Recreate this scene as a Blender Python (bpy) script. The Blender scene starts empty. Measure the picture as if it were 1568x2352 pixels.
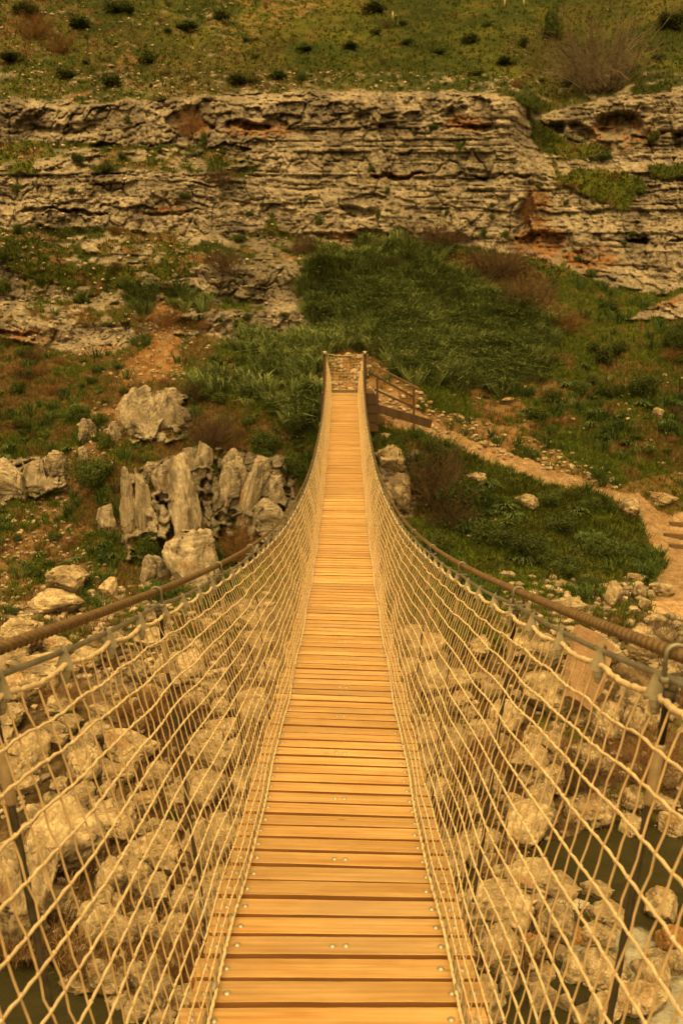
import bpy, math, random
import numpy as np

# ------------------------------------------------------------------ camera, sky, sun, exposure
SC = bpy.context.scene
COL = SC.collection
F = 1900.0; CX = 784.0; CY = 1176.0          # photograph measured on a 1568 x 2352 frame
PITCH = math.radians(12.0)
CP, SP = math.cos(PITCH), math.sin(PITCH)

cam_data = bpy.data.cameras.new('camera')
cam = bpy.data.objects.new('camera', cam_data); COL.objects.link(cam)
cam.location = (0, 0, 0); cam.rotation_euler = (math.pi/2 - PITCH, 0, 0)
cam_data.sensor_fit = 'VERTICAL'; cam_data.sensor_height = 36.0
cam_data.lens = 36.0*F/2352.0
cam_data.clip_start = 0.05; cam_data.clip_end = 600
cam_data.dof.use_dof = True; cam_data.dof.focus_distance = 4.8; cam_data.dof.aperture_fstop = 6.3
SC.camera = cam

W = bpy.data.worlds.new("World"); SC.world = W; W.use_nodes = True
nt = W.node_tree; nt.nodes.clear()
sky = nt.nodes.new('ShaderNodeTexSky'); sky.sky_type = 'NISHITA'; sky.sun_disc = False
SUN_EL, SUN_AZ = math.radians(65), math.radians(198)
sky.sun_elevation = SUN_EL; sky.sun_rotation = SUN_AZ; sky.dust_density = 6.0; sky.air_density = 1.5
bw = nt.nodes.new('ShaderNodeRGBToBW')
tint = nt.nodes.new('ShaderNodeMix'); tint.data_type = 'RGBA'; tint.blend_type = 'MULTIPLY'
tint.inputs[0].default_value = 1.0; tint.inputs[7].default_value = (1.0, 0.64, 0.23, 1)   # dusty orange overcast
bg = nt.nodes.new('ShaderNodeBackground'); bg.inputs[1].default_value = 0.15
wo = nt.nodes.new('ShaderNodeOutputWorld')
nt.links.new(sky.outputs[0], bw.inputs[0]); nt.links.new(bw.outputs[0], tint.inputs[6])
nt.links.new(tint.outputs[2], bg.inputs[0]); nt.links.new(bg.outputs[0], wo.inputs[0])

sl = bpy.data.lights.new('sun', 'SUN'); sun = bpy.data.objects.new('sun', sl); COL.objects.link(sun)
sl.energy = 0.9; sl.angle = math.radians(50); sl.color = (1.0, 0.67, 0.265)
sun.rotation_euler = (math.radians(24), math.radians(8), 0)
SC.view_settings.view_transform = 'Standard'; SC.view_settings.look = 'None'
SC.view_settings.exposure = 0.92; SC.view_settings.gamma = 1.0

RNG = np.random.default_rng(7)
random.seed(7)

# ------------------------------------------------------------------ noise
def _hash(ix, iy, iz, seed):
    h = (ix.astype(np.int64)*374761393 + iy.astype(np.int64)*668265263 + iz.astype(np.int64)*2147483647 + seed*974634777) & 0xffffffff
    h = ((h ^ (h >> 13))*1274126177) & 0xffffffff
    h = ((h ^ (h >> 15))*2246822519) & 0xffffffff
    h = h ^ (h >> 16)
    return (h & 0xffffff)/float(0xffffff)
def vnoise(x, y, z, seed=0):
    ix, iy, iz = np.floor(x), np.floor(y), np.floor(z)
    fx, fy, fz = x-ix, y-iy, z-iz
    fx = fx*fx*(3-2*fx); fy = fy*fy*(3-2*fy); fz = fz*fz*(3-2*fz)
    r = 0
    for a in (0, 1):
        wx = fx if a else 1-fx
        for b in (0, 1):
            wy = fy if b else 1-fy
            for c in (0, 1):
                wz = fz if c else 1-fz
                r = r + wx*wy*wz*_hash(ix+a, iy+b, iz+c, seed)
    return r*2-1
def fbm(x, y, z, o=4, seed=0, rough=.5):
    a = 1.0; r = 0; t = 0
    for k in range(o):
        r = r + a*vnoise(x, y, z, seed+k*17); t += a
        x, y, z = x*2.03+11.3, y*2.03+5.7, z*2.03+3.1; a *= rough
    return r/t
def sstep(a, b, x):
    t = np.clip((x-a)/(b-a), 0, 1); return t*t*(3-2*t)
def inpoly(px, py, poly):
    r = np.zeros(px.shape, bool); n = len(poly); j = n-1
    for i in range(n):
        xi, yi = poly[i]; xj, yj = poly[j]
        if yi != yj:
            c = ((yi > py) != (yj > py)) & (px < (xj-xi)*(py-yi)/(yj-yi)+xi)
            r ^= c
        j = i
    return r

# ------------------------------------------------------------------ mesh building
class MB:
    def __init__(s): s.v = []; s.f = []; s.c = []; s.n = 0
    def add(s, V, Fc, c=None):
        V = np.asarray(V, float); Fc = np.asarray(Fc, int)
        if Fc.shape[1] == 3: Fc = np.concatenate([Fc, -np.ones((len(Fc), 1), int)-s.n], 1)
        s.v.append(V); s.f.append(np.where(Fc < -s.n, -1, Fc) if False else Fc + s.n); s.n += len(V)
        if c is not None: s.c.append(np.broadcast_to(np.asarray(c, float), (len(V), 3)))
        return s
    def mesh(s, name, mats, smooth=True):
        V = np.concatenate(s.v); Fc = np.concatenate(s.f)
        C = np.concatenate(s.c) if s.c else None
        return np_mesh(name, V, Fc, C, mats, smooth)
def np_mesh(name, V, Fc, C, mats, smooth=True):
    me = bpy.data.meshes.new(name)
    tri = (Fc.shape[1] == 3)
    if tri: nl = np.full(len(Fc), 3)
    else: nl = np.where(Fc[:, 3] < 0, 3, 4)
    idx = Fc.ravel() if tri else Fc[Fc >= 0]
    me.vertices.add(len(V)); me.vertices.foreach_set('co', V.astype(np.float32).ravel())
    me.loops.add(len(idx)); me.loops.foreach_set('vertex_index', idx.astype(np.int32))
    st = np.concatenate([[0], np.cumsum(nl)[:-1]]).astype(np.int32)
    me.polygons.add(len(nl)); me.polygons.foreach_set('loop_start', st)
    try: me.polygons.foreach_set('loop_total', nl.astype(np.int32))
    except Exception: pass
    me.polygons.foreach_set('use_smooth', np.full(len(nl), smooth))
    if C is not None:
        a = me.color_attributes.new('Col', 'FLOAT_COLOR', 'POINT')
        a.data.foreach_set('color', np.concatenate([C, np.ones((len(C), 1))], 1).astype(np.float32).ravel())
    for m in (mats if isinstance(mats, (list, tuple)) else [mats]): me.materials.append(m)
    me.update(calc_edges=True); me.validate()
    return me
def tag(o, label=None, cat=None, group=None, kind=None):
    if label: o['label'] = label
    if cat: o['category'] = cat
    if group: o['group'] = group
    if kind: o['kind'] = kind
    return o
def link(name, me, parent=None, loc=None, rot=None, scl=None):
    o = bpy.data.objects.new(name, me); COL.objects.link(o)
    if parent is not None: o.parent = parent
    if loc is not None: o.location = loc
    if rot is not None: o.rotation_euler = rot
    if scl is not None: o.scale = scl
    return o
def empty(name, loc=(0, 0, 0), rot=(0, 0, 0)):
    o = bpy.data.objects.new(name, None); COL.objects.link(o); o.location = loc; o.rotation_euler = rot; o.empty_display_size = .1
    return o
def tube(P, r, n=6, ref=(0, 0, 1), caps=True):
    P = np.asarray(P, float); m = len(P)
    T = np.gradient(P, axis=0); T /= np.linalg.norm(T, axis=1)[:, None]+1e-12
    R = np.broadcast_to(np.asarray(ref, float), T.shape)
    A = np.cross(T, R); A /= np.linalg.norm(A, axis=1)[:, None]+1e-12
    B = np.cross(A, T)
    th = np.arange(n)/n*2*np.pi
    r = np.asarray(r, float)
    if r.ndim == 0: r = np.full((m, n), float(r))
    elif r.ndim == 1: r = np.repeat(r[:, None], n, 1)
    V = P[:, None, :] + r[:, :, None]*(np.cos(th)[None, :, None]*A[:, None, :] + np.sin(th)[None, :, None]*B[:, None, :])
    i = np.arange(m-1)[:, None]*n; j = np.arange(n)[None, :]; k = (j+1) % n
    Fc = np.stack([i+j, i+k, i+n+k, i+n+j], -1).reshape(-1, 4)
    V = V.reshape(-1, 3)
    if caps:
        V = np.concatenate([V, P[[0, -1]]]); a = m*n
        j = np.arange(n); k = (j+1) % n
        # collapsed caps as quads sharing the centre vertex pair of two neighbouring segments
        c0 = np.stack([np.full(n//2, a), k[::2][:n//2]*0+((j[::2]+2) % n)[:n//2], ((j[::2]+1) % n)[:n//2], j[::2][:n//2]], 1)
        c1 = np.stack([np.full(n//2, a+1), (m-1)*n+j[::2][:n//2], (m-1)*n+((j[::2]+1) % n)[:n//2], (m-1)*n+((j[::2]+2) % n)[:n//2]], 1)
        if n % 2 == 0: Fc = np.concatenate([Fc, c0, c1])
    return V, Fc
BOXF = np.array([(0, 3, 2, 1), (4, 5, 6, 7), (0, 1, 5, 4), (1, 2, 6, 5), (2, 3, 7, 6), (3, 0, 4, 7)])
def box(x0, x1, y0, y1, z0, z1):
    return np.array([(x0, y0, z0), (x1, y0, z0), (x1, y1, z0), (x0, y1, z0), (x0, y0, z1), (x1, y0, z1), (x1, y1, z1), (x0, y1, z1)], float), BOXF
def bar(a, b, w, h, up=(0, 0, 1)):
    a, b = np.asarray(a, float), np.asarray(b, float)
    t = b-a; t /= np.linalg.norm(t); s = np.cross(t, up); s /= np.linalg.norm(s); u = np.cross(s, t)
    V = [p + sx*s*w/2 + sz*u*h/2 for p in (a, b) for sx, sz in ((-1, -1), (1, -1), (1, 1), (-1, 1))]
    return np.array(V), np.array([(0, 1, 2, 3), (7, 6, 5, 4), (0, 4, 5, 1), (1, 5, 6, 2), (2, 6, 7, 3), (3, 7, 4, 0)])
def lathe(prof, n=12):      # prof: list of (r, z)
    th = np.arange(n)/n*2*np.pi; V = []
    for r, z in prof: V.append(np.stack([r*np.cos(th), r*np.sin(th), np.full(n, z)], 1))
    m = len(prof); i = np.arange(m-1)[:, None]*n; j = np.arange(n)[None, :]; k = (j+1) % n
    return np.concatenate(V), np.stack([i+j, i+k, i+n+k, i+n+j], -1).reshape(-1, 4)
def bevel(o, w, seg=2):
    m = o.modifiers.new('b', 'BEVEL'); m.width = w; m.segments = seg; m.limit_method = 'ANGLE'; return o

# ------------------------------------------------------------------ materials
def mat(name, rough=.8, col=None, vcol=False, noise=None, bump=None, rnd=None, metal=0.0, spec=.3, coord='Object', trans=None, mult=None):
    m = bpy.data.materials.new(name); m.use_nodes = True; t = m.node_tree; N = t.nodes; L = t.links
    b = N['Principled BSDF']; b.inputs['Roughness'].default_value = rough; b.inputs['Metallic'].default_value = metal
    b.inputs['Specular IOR Level'].default_value = spec
    tc = N.new('ShaderNodeTexCoord'); src = tc.outputs[coord]
    if vcol:
        a = N.new('ShaderNodeAttribute'); a.attribute_name = 'Col'; c = a.outputs['Color']
    else:
        r = N.new('ShaderNodeRGB'); r.outputs[0].default_value = (*col, 1); c = r.outputs[0]
    def mulc(c, fac_socket, lo, hi):
        mr = N.new('ShaderNodeMapRange'); L.new(fac_socket, mr.inputs[0]); mr.inputs[1].default_value = .3 if fac_socket.name != 'Random' else 0
        mr.inputs[2].default_value = .7 if fac_socket.name != 'Random' else 1
        mr.inputs[3].default_value = lo; mr.inputs[4].default_value = hi
        mx = N.new('ShaderNodeVectorMath'); mx.operation = 'SCALE'; L.new(c, mx.inputs[0]); L.new(mr.outputs[0], mx.inputs['Scale'])
        return mx.outputs[0]
    if noise:
        for (sc, lo, hi, st) in noise:
            mp = N.new('ShaderNodeMapping'); L.new(src, mp.inputs[0]); mp.inputs['Scale'].default_value = st
            n = N.new('ShaderNodeTexNoise'); n.inputs['Scale'].default_value = sc; n.inputs['Detail'].default_value = 5
            L.new(mp.outputs[0], n.inputs[0]); c = mulc(c, n.outputs[0], lo, hi)
    if rnd:
        oi = N.new('ShaderNodeObjectInfo'); c = mulc(c, oi.outputs['Random'], *rnd)
    L.new(c, b.inputs['Base Color'])
    if bump:
        sc, dist, st = bump
        mp = N.new('ShaderNodeMapping'); L.new(src, mp.inputs[0]); mp.inputs['Scale'].default_value = st
        n = N.new('ShaderNodeTexNoise'); n.inputs['Scale'].default_value = sc; n.inputs['Detail'].default_value = 6; n.inputs['Roughness'].default_value = .65
        L.new(mp.outputs[0], n.inputs[0])
        bp = N.new('ShaderNodeBump'); bp.inputs['Strength'].default_value = 1; bp.inputs['Distance'].default_value = dist
        L.new(n.outputs[0], bp.inputs['Height']); L.new(bp.outputs[0], b.inputs['Normal'])
    return m
U = (1, 1, 1)
M_ground = mat('hillside', .95, vcol=True, noise=[(5, .7, 1.25, U), (22, .68, 1.25, U)], bump=(9, .14, U), spec=.15)
M_rock = mat('limestone', .92, vcol=True, noise=[(3.5, .8, 1.15, U), (14, .72, 1.2, U)], bump=(9, .06, U), spec=.2, rnd=(.82, 1.12))
M_leaf = mat('leaf', .75, vcol=True, rnd=(.75, 1.25), spec=.15)
M_grass = mat('grass_blade', .8, vcol=True, spec=.12)
M_twig = mat('dry_twig', .9, vcol=True, rnd=(.8, 1.2), spec=.1)
M_rope = mat('cream_rope', .9, col=(.80, .66, .43), noise=[(30, .82, 1.1, U)], bump=(160, .004, (1, 1, 1)), spec=.15)
M_string = mat('shaded_cord', .9, col=(.60, .455, .26), noise=[(30, .82, 1.1, U)], spec=.15)  # rope colour darkened: weaker side light on upright strings painted in
M_steel = mat('galvanised_steel', .55, col=(.25, .24, .19), noise=[(25, .7, 1.25, U)], metal=.35, spec=.4)
M_cable = mat('wound_cable', .42, col=(.17, .115, .058), noise=[(30, .75, 1.2, U)], metal=.35, spec=.5)
M_dark = mat('dark_hanger', .6, col=(.07, .062, .045), noise=[(40, .7, 1.4, U)], metal=.3, spec=.35)
M_bolt = mat('bolt_steel', .45, col=(.42, .40, .32), noise=[(60, .7, 1.2, U)], metal=.5, spec=.5)
M_clip = mat('clip_steel', .5, col=(.36, .33, .24), noise=[(40, .6, 1.2, U)], metal=.3, spec=.5)
M_post = mat('weathered_timber', .85, col=(.085, .056, .034), noise=[(6, .7, 1.3, (1, 1, .2))], bump=(30, .004, (1, 1, .1)), spec=.2)
M_logs = mat('step_timber', .85, col=(.13, .085, .05), noise=[(6, .7, 1.3, (.3, 1, 1))], spec=.2)
M_socket = mat('pale_sleeve', .5, col=(.42, .33, .20), noise=[(30, .8, 1.2, U)], metal=.1, spec=.4)

def wood_material():
    m = bpy.data.materials.new('plank_wood'); m.use_nodes = True; t = m.node_tree; N = t.nodes; L = t.links
    b = N['Principled BSDF']; b.inputs['Roughness'].default_value = .8; b.inputs['Specular IOR Level'].default_value = .3
    tc = N.new('ShaderNodeTexCoord'); oi = N.new('ShaderNodeObjectInfo')
    ad = N.new('ShaderNodeVectorMath'); ad.operation = 'ADD'
    cb = N.new('ShaderNodeCombineXYZ'); mu = N.new('ShaderNodeMath'); mu.operation = 'MULTIPLY'; mu.inputs[1].default_value = 37
    L.new(oi.outputs['Random'], mu.inputs[0]); L.new(mu.outputs[0], cb.inputs[0]); L.new(mu.outputs[0], cb.inputs[1])
    L.new(tc.outputs['Object'], ad.inputs[0]); L.new(cb.outputs[0], ad.inputs[1])
    def nz(scale, st, det=5):
        mp = N.new('ShaderNodeMapping'); mp.inputs['Scale'].default_value = st; L.new(ad.outputs[0], mp.inputs[0])
        n = N.new('ShaderNodeTexNoise'); n.inputs['Scale'].default_value = scale; n.inputs['Detail'].default_value = det
        n.inputs['Distortion'].default_value = .4
        L.new(mp.outputs[0], n.inputs[0]); return n.outputs[0]
    g1 = nz(1, (1.6, 55, 25)); g2 = nz(1, (1.1, 9, 5)); g3 = nz(1, (9, 22, 14))
    r1 = N.new('ShaderNodeValToRGB'); L.new(g2, r1.inputs[0])
    r1.color_ramp.elements[0].position = .3; r1.color_ramp.elements[0].color = (.52, .30, .105, 1)
    r1.color_ramp.elements[1].position = .72; r1.color_ramp.elements[1].color = (.72, .50, .235, 1)
    def sc(c, f, a, bb, lo, hi):
        mr = N.new('ShaderNodeMapRange'); L.new(f, mr.inputs[0]); mr.inputs[1].default_value = a; mr.inputs[2].default_value = bb
        mr.inputs[3].default_value = lo; mr.inputs[4].default_value = hi
        v = N.new('ShaderNodeVectorMath'); v.operation = 'SCALE'; L.new(c, v.inputs[0]); L.new(mr.outputs[0], v.inputs['Scale']); return v.outputs[0]
    c = sc(r1.outputs[0], g1, .3, .7, .74, 1.12)
    c = sc(c, g3, .25, .75, .9, 1.07)
    c = sc(c, oi.outputs['Random'], 0, 1, .76, 1.10)
    g4 = nz(1, (.9, 1.7, 1.7), 4); mrg = N.new('ShaderNodeMapRange'); L.new(g4, mrg.inputs[0]); mrg.inputs[1].default_value = .48; mrg.inputs[2].default_value = .75; mrg.inputs[4].default_value = .6
    mg = N.new('ShaderNodeMix'); mg.data_type = 'RGBA'; L.new(mrg.outputs[0], mg.inputs[0]); L.new(c, mg.inputs[6]); mg.inputs[7].default_value = (.34, .25, .15, 1); c = mg.outputs[2]
    # a few stray dark knots
    vo = N.new('ShaderNodeTexVoronoi'); vo.inputs['Scale'].default_value = 2.4; mp = N.new('ShaderNodeMapping'); mp.inputs['Scale'].default_value = (1, 2.2, 0.3)
    L.new(ad.outputs[0], mp.inputs[0]); L.new(mp.outputs[0], vo.inputs[0])
    c = sc(c, vo.outputs['Distance'], .02, .07, .55, 1.0)
    L.new(c, b.inputs['Base Color'])
    bp = N.new('ShaderNodeBump'); bp.inputs['Distance'].default_value = .002; bp.inputs['Strength'].default_value = .7
    L.new(g1, bp.inputs['Height']); L.new(bp.outputs[0], b.inputs['Normal'])
    return m
M_wood = wood_material()

M_side_shaded = mat('plank_side_shaded', .85, col=(.26, .125, .045), noise=[(6, .7, 1.25, (.3, 4, 4))], spec=.15)  # plank wood darkened: shade in the gaps painted into the side faces
def water_material():
    m = bpy.data.materials.new('river_water'); m.use_nodes = True; t = m.node_tree; N = t.nodes; L = t.links
    b = N['Principled BSDF']; b.inputs['Specular IOR Level'].default_value = .22
    a = N.new('ShaderNodeAttribute'); a.attribute_name = 'Col'; sp = N.new('ShaderNodeSeparateColor'); L.new(a.outputs['Color'], sp.inputs[0])
    tc = N.new('ShaderNodeTexCoord')
    def nz(sc, st, det=6, r=.65):
        mp = N.new('ShaderNodeMapping'); mp.inputs['Scale'].default_value = st; mp.inputs['Rotation'].default_value = (0, 0, .5)
        L.new(tc.outputs['Object'], mp.inputs[0]); n = N.new('ShaderNodeTexNoise'); n.inputs['Scale'].default_value = sc
        n.inputs['Detail'].default_value = det; n.inputs['Roughness'].default_value = r; n.inputs['Distortion'].default_value = .15
        L.new(mp.outputs[0], n.inputs[0]); return n.outputs[0]
    f = nz(4.0, (1, 1.3, 1), 10, .8); ad = N.new('ShaderNodeMath'); ad.operation = 'MULTIPLY_ADD'; L.new(sp.outputs[0], ad.inputs[0]); ad.inputs[1].default_value = .42; L.new(f, ad.inputs[2])
    mr = N.new('ShaderNodeMapRange'); L.new(ad.outputs[0], mr.inputs[0]); mr.inputs[1].default_value = .70; mr.inputs[2].default_value = 1.02
    f2 = nz(1.3, (1, 2, 1), 3); mx0 = N.new('ShaderNodeMix'); mx0.data_type = 'RGBA'; L.new(f2, mx0.inputs[0])
    mx0.inputs[6].default_value = (.018, .020, .007, 1); mx0.inputs[7].default_value = (.060, .052, .018, 1)
    mx = N.new('ShaderNodeMix'); mx.data_type = 'RGBA'; L.new(mr.outputs[0], mx.inputs[0]); L.new(mx0.outputs[2], mx.inputs[6]); mx.inputs[7].default_value = (.50, .49, .41, 1)
    L.new(mx.outputs[2], b.inputs['Base Color'])
    m2 = N.new('ShaderNodeMapRange'); L.new(mr.outputs[0], m2.inputs[0]); m2.inputs[3].default_value = .12; m2.inputs[4].default_value = .7; L.new(m2.outputs[0], b.inputs['Roughness'])
    bp = N.new('ShaderNodeBump'); bp.inputs['Distance'].default_value = .05; L.new(f, bp.inputs['Height']); L.new(bp.outputs[0], b.inputs['Normal'])
    return m
M_water = water_material()

# ------------------------------------------------------------------ terrain (a valley side seen across the gorge)
def tanel(py):
    a = np.arctan((CY-np.asarray(py, float))/F) - PITCH
    return np.tan(a)
def ray(px, py, Y):
    px = np.asarray(px, float); v = (CY-np.asarray(py, float))/F
    dx = (px-CX)/F; dy = CP + v*SP; dz = v*CP - SP
    t = Y/dy
    return np.stack(np.broadcast_arrays(dx*t, Y, dz*t), -1)
def zdepth(p): return p[..., 1]*CP - p[..., 2]*SP
def project(p):
    p = np.asarray(p); z = zdepth(p); u = p[..., 1]*SP + p[..., 2]*CP
    return CX + F*p[..., 0]/z, CY - F*u/z

KEYS = {
 -900: [(-900, 95), (-300, 78), (0, 58), (220, 44), (330, 42), (370, 40), (530, 38), (560, 36), (600, 35.5), (660, 34), (740, 32.8), (800, 31.5), (1000, 27.5), (1150, 25), (1300, 22), (1450, 18.5), (1600, 15.5), (1800, 12.8), (2100, 10.3), (2200, 9.5), (2352, 8.45)],
 0:    [(-900, 95), (-300, 78), (0, 58), (215, 43.5), (235, 42), (330, 41.2), (375, 39.6), (405, 38.8), (530, 38), (560, 36), (597, 35.4), (690, 35.0), (736, 33.0), (795, 32.7), (830, 31), (1000, 27.3), (1150, 25), (1300, 22), (1450, 18.5), (1600, 15.5), (1800, 12.8), (2100, 10.2), (2200, 9.5), (2352, 8.45)],
 400:  [(-900, 95), (-300, 78), (0, 60), (210, 43.5), (235, 42), (330, 41), (380, 39.7), (400, 38.9), (530, 38), (570, 36.5), (608, 35.6), (692, 35.2), (714, 34.0), (770, 33.7), (805, 31.8), (900, 28.5), (1000, 26.3), (1080, 24.6), (1300, 23.2), (1400, 20), (1600, 15.6), (1800, 12.9), (2100, 10.6), (2200, 9.5), (2352, 8.45)],
 700:  [(-900, 95), (-300, 78), (0, 62), (200, 43), (225, 41.5), (340, 40.6), (540, 38.8), (600, 36.6), (612, 35.9), (692, 35.4), (712, 33.9), (765, 33.6), (805, 30.2), (905, 26.6), (1000, 25.6), (1180, 24.2), (1300, 22), (1400, 19.5), (1600, 15.6), (1800, 13), (2000, 11.5), (2200, 9.5), (2352, 8.45)],
 900:  [(-900, 95), (-300, 78), (0, 62), (200, 43), (220, 41.3), (350, 40.6), (550, 38.8), (600, 37), (700, 33.6), (800, 30.0), (905, 26.6), (1000, 25.4), (1030, 24.8), (1190, 24.0), (1300, 21.5), (1400, 19), (1600, 15.4), (1800, 13), (2000, 11.6), (2200, 9.5), (2352, 8.45)],
 1180: [(-900, 95), (-300, 78), (0, 62), (210, 42.5), (225, 41), (400, 40.2), (580, 39), (620, 37), (700, 34.8), (800, 31.5), (950, 28), (1060, 26.0), (1120, 24.4), (1300, 21.6), (1400, 19), (1600, 15.4), (1800, 13.2), (2000, 11.8), (2200, 9.5), (2352, 8.45)],
 1260: [(-900, 95), (-300, 78), (0, 62), (235, 43.5), (260, 43), (330, 42.5), (400, 41.5), (600, 39.2), (640, 37.4), (700, 35.2), (800, 31.8), (950, 28), (1090, 25.6), (1130, 24.6), (1300, 21.6), (1400, 19), (1600, 15.4), (1800, 13.4), (2000, 11.9), (2200, 9.5), (2352, 8.45)],
 1568: [(-900, 95), (-300, 78), (0, 58), (190, 43.5), (210, 42), (330, 41.5), (400, 40), (650, 38), (690, 36), (800, 32), (1000, 27.8), (1180, 25), (1250, 23.4), (1400, 19.4), (1500, 17.4), (1700, 14.8), (1850, 13.2), (1930, 12.6), (2200, 9.5), (2352, 8.45)],
 2470: [(-900, 95), (-300, 78), (0, 56), (150, 43.5), (170, 42), (330, 41.5), (400, 40), (650, 38), (690, 36), (800, 32), (1000, 27.8), (1180, 25), (1250, 23.4), (1400, 19.6), (1500, 17.6), (1700, 15), (1850, 13.5), (1930, 12.8), (2200, 9.5), (2352, 8.45)],
}
def base_Y(px, py):
    ks = sorted(KEYS); out = np.zeros(px.shape)
    cols = [np.interp(py, [a for a, _ in KEYS[k]], [b for _, b in KEYS[k]]) for k in ks]
    px = np.clip(px, ks[0], ks[-1]-1e-3)
    for i in range(len(ks)-1):
        m = (px >= ks[i]) & (px < ks[i+1])
        t = (px-ks[i])/(ks[i+1]-ks[i]); t = t*t*(3-2*t)
        out = np.where(m, cols[i]*(1-t)+cols[i+1]*t, out)
    return out
WATER_Z = -8.2
us = np.concatenate([np.linspace(-900, -120, 60, endpoint=False), np.linspace(-120, 1690, 700, endpoint=False), np.linspace(1690, 2470, 60)])
vs = np.concatenate([np.linspace(-700, -60, 60, endpoint=False), np.linspace(-60, 1450, 620, endpoint=False), np.linspace(1450, 2420, 260, endpoint=False), np.linspace(2420, 5200, 70)])
PX, PY = np.meshgrid(us, vs)
nv, nu = PX.shape
jit = (9*fbm(PX/55, PX*0, PX*0, 4, 3001, .6)+3*vnoise(PX/150, PY/60, PX*0, 3005))*sstep(1300, 1100, PY)
Yb = base_Y(PX+14*vnoise(PX/60, PY/40, PX*0, 3009), np.minimum(PY+jit*2.5, 2352))
te = tanel(PY)
# river bed: a trench with a level floor below the water line
bed = -(8.75 + .18*fbm(PX/90, PY/90, PX*0, 3, 5))/np.minimum(te, -.3)
def soft(poly, w=10):
    return inpoly(PX+WX*w, PY+WY*w, poly).astype(float)
B0 = ray(PX, PY, Yb)
WX = fbm(B0[..., 0]*1.1, B0[..., 1]*.4, B0[..., 2]*1.1, 5, 31, .6)*2.2
WY = fbm(B0[..., 0]*1.1+40, B0[..., 1]*.4, B0[..., 2]*1.1, 5, 57, .6)*2.2
river = np.maximum.reduce([
    soft([(1215, 1940), (1300, 1925), (1420, 1950), (1700, 1960), (2500, 1900), (2500, 6000), (-1000, 6000), (-1000, 2190), (0, 2195), (140, 2225), (210, 2290), (430, 2330), (760, 2400), (1040, 2400), (1120, 2330), (1130, 2260), (1230, 2230), (1300, 2160), (1330, 2075), (1240, 1995)], 8),
    sstep(2360, 2420, PY)])
river = np.clip(river, 0, 1)
# smooth the river mask a little
for _ in range(3):
    river[1:-1, 1:-1] = (river[1:-1, 1:-1]*2 + river[:-2, 1:-1] + river[2:, 1:-1] + river[1:-1, :-2] + river[1:-1, 2:])/6
Yb = Yb*(1-river) + np.maximum(bed, 0.3)*river

R1 = [(-900, 240), (0, 225), (200, 235), (420, 226), (600, 213), (780, 208), (1000, 213), (1180, 220), (1212, 250), (1218, 330), (1265, 360), (1290, 470), (1330, 520), (1290, 610), (1180, 585), (1000, 552), (900, 557), (760, 562), (690, 548), (640, 525), (615, 430), (560, 350), (480, 336), (300, 330), (0, 328), (-900, 330)]
R2 = [(1218, 262), (1300, 242), (1400, 222), (1568, 200), (2500, 160), (2500, 700), (1568, 668), (1480, 668), (1400, 655), (1300, 612), (1280, 520), (1290, 400), (1255, 320)]
R3 = [(-900, 410), (0, 405), (150, 392), (300, 385), (420, 400), (600, 405), (640, 440), (620, 500), (600, 538), (450, 536), (300, 525), (0, 528), (-900, 540)]
R4 = [(440, 610), (680, 605), (715, 660), (690, 700), (540, 692), (450, 660)]
R15 = [(330, 606), (470, 610), (480, 700), (330, 700)]
R16 = [(300, 716), (500, 712), (480, 775), (330, 780)]
R5 = [(480, 715), (720, 708), (735, 750), (700, 768), (500, 775), (450, 762)]
R6 = [(-900, 735), (60, 735), (200, 745), (300, 745), (320, 775), (275, 815), (200, 815), (100, 790), (0, 775), (-900, 770)]
R7 = [(-900, 600), (200, 592), (340, 610), (330, 690), (150, 700), (0, 705), (-900, 700)]
R11 = [(275, 1085), (330, 1060), (480, 1030), (500, 1120), (500, 1330), (400, 1350), (290, 1290)]
R12 = [(285, 905), (440, 905), (445, 1010), (300, 1015)]
R13 = [(-90, 1050), (60, 1048), (158, 1040), (150, 1120), (0, 1165), (-90, 1165)]
R14 = [(498, 1030), (690, 1060), (695, 1225), (560, 1290), (500, 1200)]
R8 = [(1430, 735), (1520, 690), (1600, 670), (1750, 690), (1750, 740), (1560, 735)]
R9 = [(868, 1040), (960, 1030), (985, 1060), (960, 1110), (950, 1190), (900, 1190), (870, 1100)]
G1 = [(1215, 272), (1260, 290), (1310, 325), (1380, 325), (1360, 362), (1290, 365), (1235, 330)]
G2 = [(1262, 410), (1330, 385), (1430, 388), (1485, 430), (1440, 485), (1340, 455)]
G3 = [(1480, 380), (1560, 372), (1600, 400), (1500, 408)]
nz1 = fbm(B0[..., 0]*.5, B0[..., 1]*.5, B0[..., 2]*.9, 5, 3, .6)
nz2 = fbm(B0[..., 0]*1.7, B0[..., 1]*1.7, B0[..., 2]*3.2, 4, 8, .6)
crag = np.maximum.reduce([soft(R11, 12), soft(R12, 9), soft(R13, 10), soft(R14, 12)])*(nz2+nz1*.4 > -.14)
rock = np.maximum.reduce([crag, soft(R15, 14)*(nz2+nz1*.5 > -.15), soft(R16, 14)*(nz2+nz1*.5 > -.05), soft(R1, 7), soft(R2, 8), soft(R3, 9), soft(R4, 8), soft(R5, 7), soft(R6, 7), soft(R7, 12)*(nz1+nz2*.5 > -.05), soft(R8, 6), soft(R9, 6)])
mixz = np.maximum(soft([(-900, 335), (640, 340), (650, 430), (-900, 410)], 8), soft([(-900, 535), (640, 540), (720, 600), (740, 770), (560, 790), (330, 740), (-900, 740)], 14))
rock = np.maximum(rock, mixz*(nz2*1.0+nz1*.8 > .06))
rock = rock*(1-np.maximum.reduce([soft(G1, 7), soft(G2, 9), soft(G3, 7)]))
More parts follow.
